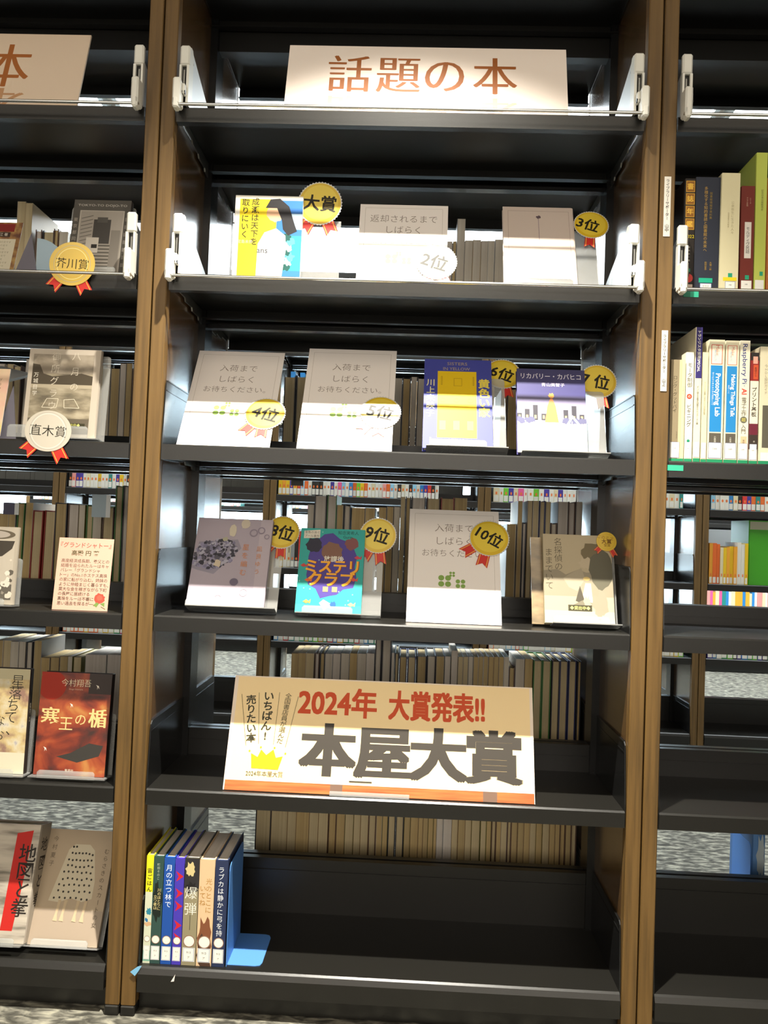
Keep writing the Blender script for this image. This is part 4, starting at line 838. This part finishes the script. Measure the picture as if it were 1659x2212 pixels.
front_book(L, 0.018, ink('#4e4a44'), 'dark grey book with a tower block photograph behind the gold medal', a, 2)
stand(L, -0.012, L.w+0.004, L.h*0.97, 'clear acrylic stand behind the dark grey tower block book')
LB = Lean(2, (100, 600), (210, 602), (105, 520), (212, 520), -0.008, 0.0, a=0)
def ring2(A): A.ring(0.5, 0.5, 0.33, 0.345, '#e8d890', 40)
badge(LB, 156, 570, 50, '芥川賞', 'gold medal card hanging over the chrome bar beside the post', 0.0, rot=-3, size=0.235, face=mat('medal_gold', '#d2b04c', 0.35, coat=0.5), ring=True, tails=((-130, 1.42), (-62, 1.42)), width=0.72, txoff=(0, -0.0), bold=0, extra=ring2, ry=0.95)
L = Lean(2, (-45, 577), (27, 580), (-20, 479), (66, 482), 0.035, 0.0015)
def a(A):
    A.rect(0, 0, 1, 1, noise_mat('brown_collage', [(0.35, '#5a3424'), (0.5, '#8a6238'), (0.65, '#a8884c')], (50, 50, 50), 1, 2, 0.5)); A.rect(0, 0.82, 0.78, 0.97, '#7c2420'); A.rect(0, 0.72, 0.68, 0.81, '#3c2c22'); A.text('理江 著', 0.42, 0.765, 0.11, '#d8cfc0')
    A.rect(-0.0, 0.08, 0.88, 0.68, '#c8bfa8')
    for i in range(8): A.text('受賞作の紹介文です'[:9-(i % 3)], 0.05, 0.62-i*0.065, 0.075, '#7a7058', align='l')
card(L, 'brown patterned story card with a cream text panel on the second shelf', a, name='story_card', cat='card')
t = thing('card_easel', 'grey folded card easel behind the brown story card', 'stand', (P(62, 580, 0.05).x, 0.03, ZS[2])); m = MB()
m.prism([(-0.027, 0), (0.022, 0), (0.006, 0.088)], 'y', 0.012, 0.014, mat('grey_card', '#6c6872', 0.8)); m.build('easel', t)
xb = P(71, 500, 0.25).x
t = thing('bookend', 'pale blue curved bookend rising behind the gold medal', 'bookend', (xb, 0.272, ZS[2]+0.0004)); m = MB()
pts = [(0, 0)] + [(0.0, 0.165)] + [(0.085*math.sin(q*math.pi/2/8)**1.0*1.0, 0.165-0.11*(1-math.cos(q*math.pi/2/8))) for q in range(1, 9)] + [(0.115, 0.045), (0.115, 0)]
m.prism(pts, 'y', 0, 0.0015, SKYM); m.build('upright_plate', t); m = MB(); m.box(0, 0, 0, 0.1, 0.06, 0.0015, SKYM); m.build('base_plate', t)
# third shelf of that bay
L = Lean(3, (46, 943), (202, 952), (66, 750), (222, 759.5), 0.03, 0.016)
SEPIA = noise_mat('sepia_field_print', [(0.35, '#5e5544'), (0.5, '#857a64'), (0.65, '#a89c84')], (14, 1, 40), 1.4, 5, 0.4)
def a(A):
    A.rect(0, 0, 1, 1, '#b5a999'); A.rect(0.06, 0.05, 0.91, 0.94, SEPIA); A.rect(0.06, 0.72, 0.91, 0.94, noise_mat('sepia_sky_print', [(0.4, '#776b5a'), (0.6, '#9a8e7c')], (10, 1, 16), 2, 3, 0.4))
    A.poly([(0.06, 0.60), (0.06, 0.83), (0.16, 0.82), (0.22, 0.72), (0.35, 0.69), (0.55, 0.71), (0.75, 0.73), (0.91, 0.70), (0.91, 0.60)], '#453c2e'); A.rect(0.06, 0.56, 0.91, 0.60, '#a59982')
    A.rect(0.06, 0.05, 0.91, 0.22, '#5e5546')
    A.text('八月の', 0.66, 0.75, 0.12, '#c4baa8', vert=True, serif=True, pitch=1.8); A.text('御所グラウンド', 0.38, 0.50, 0.12, '#c4baa8', vert=True, serif=True, pitch=1.45); A.text('万城目学', 0.12, 0.60, 0.07, '#d8d0c0', vert=True, pitch=1.25)
    for (u0, v0), (u1, v1) in (((0.24, 0.34), (0.44, 0.34)), ((0.44, 0.34), (0.46, 0.44)), ((0.46, 0.44), (0.30, 0.44)), ((0.30, 0.44), (0.24, 0.34)), ((0.55, 0.34), (0.76, 0.34)), ((0.76, 0.34), (0.68, 0.44)), ((0.68, 0.44), (0.54, 0.43)), ((0.54, 0.43), (0.55, 0.34))): A.line(u0, v0, u1, v1, 0.008, '#cfc5ae')
    A.rect(0.56, 0.13, 0.86, 0.17, '#33301c'); A.text('貸出中◆', 0.70, 0.15, 0.045, '#d0cc70')
front_book(L, 0.016, ink('#b5a999'), 'book with a sepia field photograph and white border behind the silver medal', a, 2)
stand(L, L.w*0.1, L.hit(240, 780, 0.017)[0], L.h*0.96, 'clear acrylic stand behind the sepia field book', lip=(-0.15, 0.95), lip_h=0.022)
LB = Lean(3, (50, 1000), (160, 1002), (55, 900), (162, 900), -0.003, 0.0, a=0)
badge(LB, 104, 931, 51, '直木賞', 'silver white medal card with two red tails below the sepia book', 0.0, rot=-3, size=0.245, face=mat('medal_silver', '#c6bdac', 0.4, coat=0.4), ring=True, tails=((-137, 1.42), (-62, 1.45)), width=0.78, bold=0, extra=lambda A: A.ring(0.5, 0.5, 0.36, 0.375, '#dcd6cc', 40), ry=0.87)
L = Lean(3, (-95, 925), (0, 935), (-70, 792), (25, 800), 0.03, 0.012)
card(L, 'pink and yellow printed card leaning at the end of the silver medal shelf', lambda A: (A.rect(0, 0, 1, 1, noise_mat('pink_wash', [(0.35, '#d8ab96'), (0.55, '#d8bf9a'), (0.7, '#d8c04c')], (8, 1, 8), 2, 3, 0.5)), A.text('グラウンド', 0.8, 0.7, 0.1, '#7a6a50', vert=True)), name='story_card', cat='card')
t = thing('card_easel', 'grey folded easel behind the pink and yellow card', 'stand', (P(22, 930, 0.05).x, 0.03, ZS[3])); m = MB(); m.prism([(-0.03, 0), (0.012, 0), (0.002, 0.11)], 'y', 0.02, 0.022, mat('grey_card', '#6c6872', 0.8)); m.build('easel', t)
t = thing('magazine', 'pale magazine leaning over the row of books on the silver medal shelf', 'magazine', (P(-40, 800, 0.2).x, 0.28, ZS[3]+0.19), (math.radians(20), math.radians(12), 0)); m = MB(); m.box(0, -0.2, 0, 0.075, 0.0, 0.006, mat('pale_cover', '#b8bab8', 0.4)); m.build('cover', t); m = MB(); m.box(0.001, -0.2005, 0.001, 0.074, -0.199, 0.005, PAGES[2]); m.build('pages', t)
# fourth shelf of that bay
L = Lean(4, (112, 1310), (231.5, 1315), (129, 1161), (247.5, 1165), 0.02, 0.0015)
def a(A):
    A.text('『グランドシャトー』', 0.5, 0.90, 0.10, '#9c3a2c', width=0.92, off=0.008); A.text('高殿 円 著', 0.5, 0.79, 0.095, '#4a4a2c', width=0.50, off=0.02)
    for i, s_ in enumerate(('高度経済成長期、義父との', '結婚を迫られたルーはキャ', 'バレー「グランドシャ', 'トー」のNo.1ホステス真珠', 'の家に転がり込む。姉妹の', 'ように仲睦まじく暮らすも、', '莫大な金を稼ぎながら下町', 'の長屋に居続ける', '真珠をルーは不審に', '思い過去を探るが―。')):
        A.text(s_, 0.08, 0.68-i*0.0655, 0.070, '#4a3c2e', align='l', off=0.006)
    A.blob(0.84, 0.17, 0.095, '#b04838', 8, j=0.12); A.blob(0.84, 0.18, 0.05, '#c05a46', 9, j=0.15); A.poly([(0.74, 0.08), (0.80, 0.12), (0.84, 0.10), (0.80, 0.05)], '#6f8a44'); A.poly([(0.86, 0.10), (0.94, 0.12), (0.94, 0.06)], '#6f8a44'); A.line(0.88, 0.06, 0.96, 0.03, 0.01, '#6a5a3a')
card(L, 'pink story card with a red flower and dense dark text', a, name='story_card', cat='card', sheet=mat('pink_card', '#cfa48e', 0.65))
L = Lean(4, (-75, 1300), (26, 1307), (-60, 1135), (49, 1140), 0.02, 0.014)
def a(A):
    A.rect(0, 0, 1, 1, '#a89e8e'); A.rect(0.02, 0.06, 0.95, 0.26, '#5c564c'); A.rect(0.02, 0.28, 0.95, 0.84, '#b2a898'); A.poly([(0.5, 0.60), (0.60, 0.82), (0.95, 0.82), (0.9, 0.72), (0.7, 0.62)], '#3c362e'); A.disc(0.55, 0.90, 0.40, '#5a5040', ry=0.10); A.disc(0.5, 0.90, 0.34, '#a0968a', ry=0.08)
    g = random.Random(2)
    for i in range(26): A.blob(g.uniform(0.3, 0.92), g.uniform(0.08, 0.6), g.uniform(0.02, 0.07), g.choice(['#c8bfae', '#8a8274', '#5a5348', '#d0c8b8']), i, n=10)
front_book(L, 0.014, ink('#a89e8e'), 'black and white illustrated book near the red covered books', a, 3)
stand(L, -0.004, L.w+0.006, L.h*0.6, 'clear acrylic stand under the black and white illustrated book')
# hanging tags of the back shelf
for px, py, wpx, hpx, c, lb in ((200, 1068, 32, 50, '#9fb0b8', 'pale blue shelf tag hanging above the pink card'), (8, 1085, 27, 27, '#46445a', 'dark violet shelf tag hanging above the illustrated book')):
    a_ = P(px, py, 0.268); b_ = P(px+wpx, py+hpx, 0.268); t = thing('shelf_tag', lb, 'label', (a_.x, 0.268, b_.z)); m = MB(); m.box(0, -0.0008, 0, b_.x-a_.x, 0, min(a_.z, ZS[3]-0.02)-b_.z, mat('tag_'+c[1:], c, 0.5)); m.box(b_.x-a_.x-0.004, -0.001, 0, b_.x-a_.x+0.006, -0.0008, min(a_.z, ZS[3]-0.02)-b_.z, WHITEM); m.build('tag', t)
a_ = P(629, 1028, 0.5); t = thing('shelf_tag', 'grey plastic label clip under the shelf above the turquoise book', 'label', (a_.x, 0.5002, ZS[3]-0.043)); m = MB(); m.box(0, 0, 0, 0.032, 0.002, 0.028, mat('clip_grey', '#77776f', 0.5), 0.0008); m.build('clip', t)
# fifth shelf of that bay
L = Lean(5, (71, 1677), (225, 1678), (92, 1453.7), (239, 1453.7), 0.03, 0.022)
def a(A):
    A.rect(0, 0, 1, 1, noise_mat('fire_cloud_print', [(0.30, '#33221e'), (0.42, '#5e241a'), (0.52, '#86361e'), (0.62, '#9a4c26'), (0.74, '#b07c40')], (16, 1, 22), 1.0, 5, 0.4, dist=0.6)); A.rect(0.68, 0.80, 1, 1, '#3a3230'); A.disc(0.16, 0.87, 0.20, '#982a1a', n=30); A.rect(0, 0.97, 0.1, 1.0, '#982a1a')
    A.poly([(0.3, 0.18), (0.5, 0.22), (0.75, 0.32), (0.95, 0.30), (0.9, 0.2), (0.6, 0.13)], '#33302c')
    A.text('今村翔吾', 0.50, 0.90, 0.105, '#dccfae', serif=True, width=0.42); A.text('塞', 0.17, 0.56, 0.26, '#cfb478', serif=True, off=0.008); A.text('王', 0.4, 0.5, 0.2, '#cfb478', serif=True, off=0.008); A.text('の', 0.6, 0.545, 0.17, '#cfb478', serif=True, off=0.008); A.text('楯', 0.84, 0.56, 0.26, '#cfb478', serif=True, off=0.008); 
    A.text('集英社', 0.5, 0.05, 0.04, '#dcd0b8'); A.text('Shogo Imamura', 0.5, 0.84, 0.03, '#c8a890')
    for u, v in ((0.80, 0.87), (0.45, 0.68), (0.13, 0.25)): A.poly([(u-0.02, v+0.02), (u+0.02, v+0.01), (u+0.03, v-0.02), (u+0.01, v), (u, v-0.025), (u, v+0.005)], '#e0d8c8')
front_book(L, 0.022, ink('#241c1a'), 'red and orange cloudy novel with gold title beside the wooden post', a, 3)
stand(L, -0.004, L.w+0.006, L.h*0.6, 'clear acrylic stand under the red and orange novel')
L = Lean(5, (-92, 1660), (50, 1666), (-75, 1440), (74, 1447), 0.03, 0.02)
def a(A):
    A.rect(0, 0, 1, 1, noise_mat('figure_collage_print', [(0.35, '#8a6a5c'), (0.5, '#bfa978'), (0.62, '#c9bfa4'), (0.72, '#7c78a0')], (30, 1, 30), 1, 4, 0.5)); A.rect(0, 0.9, 1, 1, '#b5ab8c'); A.rect(0, 0.0, 1, 0.2, '#cfc5ac')
    for i, ch in enumerate('星落ちて、'): A.text(ch, 0.82-0.025*i, 0.88-i*0.115, 0.20, '#2c2822', serif=True)
    A.text('なお', 0.58, 0.43, 0.18, '#2c2822', vert=True, serif=True, pitch=1.2)
front_book(L, 0.02, ink('#2a221e'), 'cream illustrated novel with tall black calligraphic title next to the red novel', a, 3, spine_art=lambda A: (A.rect(0.1, 0.3, 0.9, 0.8, '#16120f'), A.text('星落ちて、なお', 0.5, 0.58, 0.6, '#a89c88', vert=True, pitch=1.1)))
stand(L, 0.004, L.w+0.006, L.h*0.6, 'clear acrylic stand under the calligraphic cream novel')
# lowest shelf of that bay
L = Lean(6, (57.4, 2025), (209.5, 2032), (110, 1791.5), (243, 1794), 0.035, 0.014)
def a(A):
    A.rect(0, 0, 1, 1, '#a8967e'); A.rect(0, 0.0, 1, 0.30, '#9c8c7a')
    A.poly([(0.18, 0.37), (0.26, 0.60), (0.34, 0.82), (0.42, 0.87), (0.64, 0.87), (0.72, 0.82), (0.80, 0.55), (0.80, 0.40), (0.66, 0.37), (0.5, 0.40), (0.34, 0.36)], '#bdb29a')
    g = random.Random(3)
    for i in range(58):
        v = 0.40 + (i // 7)*0.055; k = (v-0.37)/0.5; u0 = 0.22+0.18*k; u1 = 0.79-0.10*k*k; u = u0 + (u1-u0)*((i % 7)+0.3+0.3*((i//7) % 2))/7; A.disc(u, v + g.uniform(-0.008, 0.008), 0.015, '#2c2822', n=8)
    for u in (0.33, 0.42, 0.60, 0.71): A.poly([(u, 0.38), (u+0.045, 0.38), (u+0.02, 0.26), (u+0.035, 0.20), (u-0.03, 0.205), (u-0.01, 0.27)], '#b8a384')
    A.text('むらさきのスカートの女', 0.90, 0.50, 0.072, '#5c5040', vert=True, serif=True, pitch=1.32); A.text('今村夏子', 0.12, 0.80, 0.075, '#6a5e4e', vert=True, serif=True, pitch=1.45)
front_book(L, 0.014, ink('#a8967e'), 'pale book with a polka dot skirt and bare legs on its cover', a, 3)
stand(L, -0.004, L.w+0.006, L.h*0.6, 'clear acrylic stand under the polka dot skirt book')
L = Lean(6, (-95, 2020), (52, 2006), (-80, 1775), (72, 1780), 0.02, 0.055, a=14)
def a(A):
    A.rect(0, 0, 1, 1, noise_mat('scratched_white_print', [(0.35, '#6a6458'), (0.5, '#a89e90'), (0.65, '#b8ae9e')], (8, 1, 60), 1, 3, 0.5)); A.poly([(0.62, 0.10), (0.66, 0.92), (0.90, 0.95), (0.86, 0.55), (0.80, 0.10)], '#b02018')
    A.text('地図と拳', 0.86, 0.52, 0.26, '#231c16', vert=True, pitch=0.95, off=0.01)
front_book(L, 0.055, ink('#a0968a'), 'thick white and red book with heavy black calligraphy on the lowest shelf', a, 3, spine_art=lambda A: (A.rect(0, 0, 1, 1, '#9c9284'), A.text('地図と拳', 0.5, 0.58, 0.62, '#231c16', vert=True, pitch=1.25, off=0.01)))
stand(L, 0.01, L.w, L.h*0.3, 'clear acrylic stand under the thick calligraphic book', clearT=0.055)
# lowest shelf of the bay on the other side: blue book and bookend in the back row
xa = P(1612, 1850, 0.40).x
t = thing('book', 'blue patterned picture book standing alone on the lowest back shelf', 'book', (xa, 0.37, ZS[6]+0.0003)); book_parts(t, 0.03, 0.26, 0.12, mat('blue_cover', '#4a74a8', 0.4), PAGES[0], True, True)
A = Art(0.03, 0.26, -0.0002); A.rect(0.05, 0.0, 0.4, 1, '#5a84b8'); A.blob(0.65, 0.45, 0.28, '#a8b4b8', 3, ry=1.6); A.build('spine_print', t)
bookend(xa-0.0014, 0.375, ZS[6], 'bright blue bookend beside the lone blue picture book', BLUEM, base=0.05, face=-1, h=0.14, d=0.1)

# ------------------------------------------------------------------ books of the rows beyond
UB = {}
def unit_box(key, matl):
    if key not in UB: m = MB(); m.box(0, 0, 0, 1, 1, 1, matl); UB[key] = m.mesh('cover')
    return UB[key]
FARC = dict(yellow='#dcb414', orange='#dc6420', amber='#e09a28', violet='#40308c', red='#c83028', white='#d6d2c4', cream='#d2c49c', black='#26241f', blue='#2478b4', lime='#6cbc2c', teal='#1c7c74', pink='#d8548c', green='#2c8c50', grey='#8a8c88', sky='#8cc0d8', rose='#d88c84')
m = MB(); m.box(0.08, -0.0004, 0.02, 0.92, 0, 0.155, mat('far_label', '#d8d4c8', 0.6)); m.prism([(0.5+0.24*math.cos(q*math.pi/4), 0.21+0.035*math.sin(q*math.pi/4)) for q in range(8)], 'y', -0.0004, 0, mat('orange_dot', '#dc7030', 0.6)); FLAB = m.mesh('spine_label')
m = MB(); m.box(0.3, -0.0003, 0.36, 0.7, 0, 0.86, mat('far_title', '#4a4038', 0.6)); FTIT = m.mesh('spine_title')
def far_row(tier, bay, x0, x1, py, cols, where, n0=0, wpx=None, hts=(0.17, 0.24)):
    z = ZS[tier]; x = max(P(x0, py, Y2+0.012).x, CX2+bay*PITCHX-HW+0.007); xe = min(P(x1, py, Y2+0.012).x, CX2+bay*PITCHX+HW-0.007); i = 0; tot = len(cols); w0 = (xe-x)/tot
    for i, c in enumerate(cols):
        w = w0; h = R_.uniform(*hts)
        t = thing('book', '%s spined book, %s in %s' % (c, ordinal(i+1), where), 'book', (x, Y2+0.012+R_.uniform(0, 0.006), z+0.0003), group=where[4:])
        o = flat('cover', unit_box(c, mat('far_'+c, FARC[c], 0.5)), t, scale=(w-0.0006, 0.13, h)); o = flat('spine_label', FLAB, t, scale=(w-0.0006, 1, 0.19))
        if i % 3 != 1 and c not in ('black', 'grey'): flat('spine_title', FTIT, t, scale=(w*0.5, 1, h), loc=(w*0.25, 0, 0))
        x += w
cs = 'yellow amber yellow violet yellow red sky orange white black black black white white violet white pink sky white blue orange lime yellow orange white cream white white rose orange sky white black cream white black sky white blue violet red black white'.split()
far_row(3, 0, 597, 948, 1060, cs, 'the bright spine row beyond the ninth prize')
far_row(3, -1, 142, 290, 1030, 'black rose violet violet white cream white white yellow white white teal white violet yellow white black white'.split(), 'the spine row beyond the pink card')
far_row(3, 2, 1537, 1672, 1085, 'sky white white white blue cream black red violet orange teal orange white red'.split(), 'the spine row beyond the empty shelf')
far_row(4, 0, 589, 660, 1200, 'white yellow white cream grey black red blue'.split(), 'the spine row beyond the eighth place badge', hts=(0.16, 0.19))
# everything smaller beyond: one mass
m = MB(); g = random.Random(11)
def mass(xa, xb, yfront, z, ww=(0.016, 0.028), hh=(0.17, 0.24), cols=None, d=0.13, tag=True):
    x = xa
    while x < xb - 0.01:
        w = min(g.uniform(*ww), xb-x); c = g.choice(cols or ['white', 'cream', 'yellow', 'orange', 'blue', 'green', 'white', 'red', 'pink', 'sky', 'white', 'amber']); h = g.uniform(*hh); y = yfront + g.uniform(0, 0.006)
        m.box(x, y, z+0.0003, x+w-0.0006, y+d, z+h, mat('far_'+c, FARC[c], 0.5))
        if tag: m.box(x+0.002, y-0.0004, z+0.004, x+w-0.003, y, z+0.03, mat('far_label', '#d8d4c8', 0.6)); m.box(x+w*0.35, y-0.0004, z+0.034, x+w*0.65, y, z+0.046, mat('orange_dot', '#dc7030', 0.6))
        x += w
def bx(b): return CX2 + b*PITCHX - HW + 0.012, CX2 + b*PITCHX + HW - 0.012
for b in (0,): a_, b_ = bx(b); mass(a_+0.03, a_+0.16, Y2+0.012, ZS[2], cols=['green', 'teal', 'rose', 'amber', 'blue', 'red'])
a_, b_ = bx(1); mass(a_, b_-0.5, Y2+0.012, ZS[3], cols=['white', 'cream', 'white', 'lime', 'white', 'pink', 'white', 'teal', 'cream', 'white', 'violet', 'white'])
mass(b_-0.5, b_-0.04, Y2+0.012, ZS[3], cols=['white', 'cream', 'white', 'white', 'pink', 'teal', 'violet'])
a_, b_ = bx(0); mass(a_, a_+0.52, Y2+0.012, ZS[5], hh=(0.18, 0.22), cols=['white', 'orange', 'blue', 'green', 'yellow', 'red', 'teal', 'amber', 'lime', 'green'])
a_, b_ = bx(1); mass(a_, b_-0.02, Y2+0.012, ZS[5], hh=(0.17, 0.2), cols=['white', 'cream', 'yellow', 'orange', 'lime', 'white', 'sky'])
a_, b_ = bx(-1); mass(a_, a_+0.42, Y2+0.012, ZS[5], hh=(0.18, 0.22))
a_, b_ = bx(2); mass(a_, b_, Y2+0.012, ZS[5], hh=(0.18, 0.22), cols=['violet', 'white', 'green', 'blue', 'black', 'lime']); mass(a_, a_+0.17, Y2+0.012, ZS[4], ww=(0.012, 0.02), hh=(0.16, 0.19), cols=['red', 'orange', 'amber', 'yellow', 'yellow', 'cream', 'white'])
for b, k in ((-1, 3), (0, 3), (-2, 3)):
    a_, b_ = bx(b); mass(a_ + (0.55 if b == 0 else 0), b_ - (0.12 if b == 1 else 0.02), Y2+0.36, ZS[k], ww=(0.02, 0.04), hh=(0.19, 0.24), cols=['grey'], tag=False)
for i in range(6):
    cx = -2.35 + i*PITCHX
    for k in (3, 4, 5):
        if (i, k) in ((4, 4), (1, 3), (3, 4), (2, 3), (5, 5), (1, 5), (0, 3)): mass(cx-HW+0.02, cx+g.uniform(0.1, HW-0.03), Y3+0.012, ZS[k], hh=(0.15, 0.2), cols=['pink', 'white', 'teal', 'amber', 'rose', 'blue', 'white', 'cream'])
o = m.build('distant_books'); o['kind'] = 'stuff'; o['label'] = 'crowded coloured spines filling the far rows of shelves near the windows'; o['category'] = 'books'
# tall green binder in the second row
xa = P(1616, 1200, Y2+0.02).x; t = thing('binder', 'tall green binder with pale top beyond the empty shelf', 'binder', (xa+0.01, Y2+0.03, ZS[4]+0.0003)); m = MB()
m.prism([(0, 0), (0.09, 0), (0.094, 0.004), (0.094, 0.19), (0.09, 0.194), (0, 0.194), (-0.004, 0.19), (-0.004, 0.004)], 'z', 0, 0.285, mat('binder_green', '#3f9a1c', 0.4)); m.build('cover', t)
m = MB(); m.box(0.0, -0.0006, 0.245, 0.09, 0, 0.28, mat('binder_top', '#a8a890', 0.6)); m.build('top_label', t)

bpy.data.objects.remove(FO)
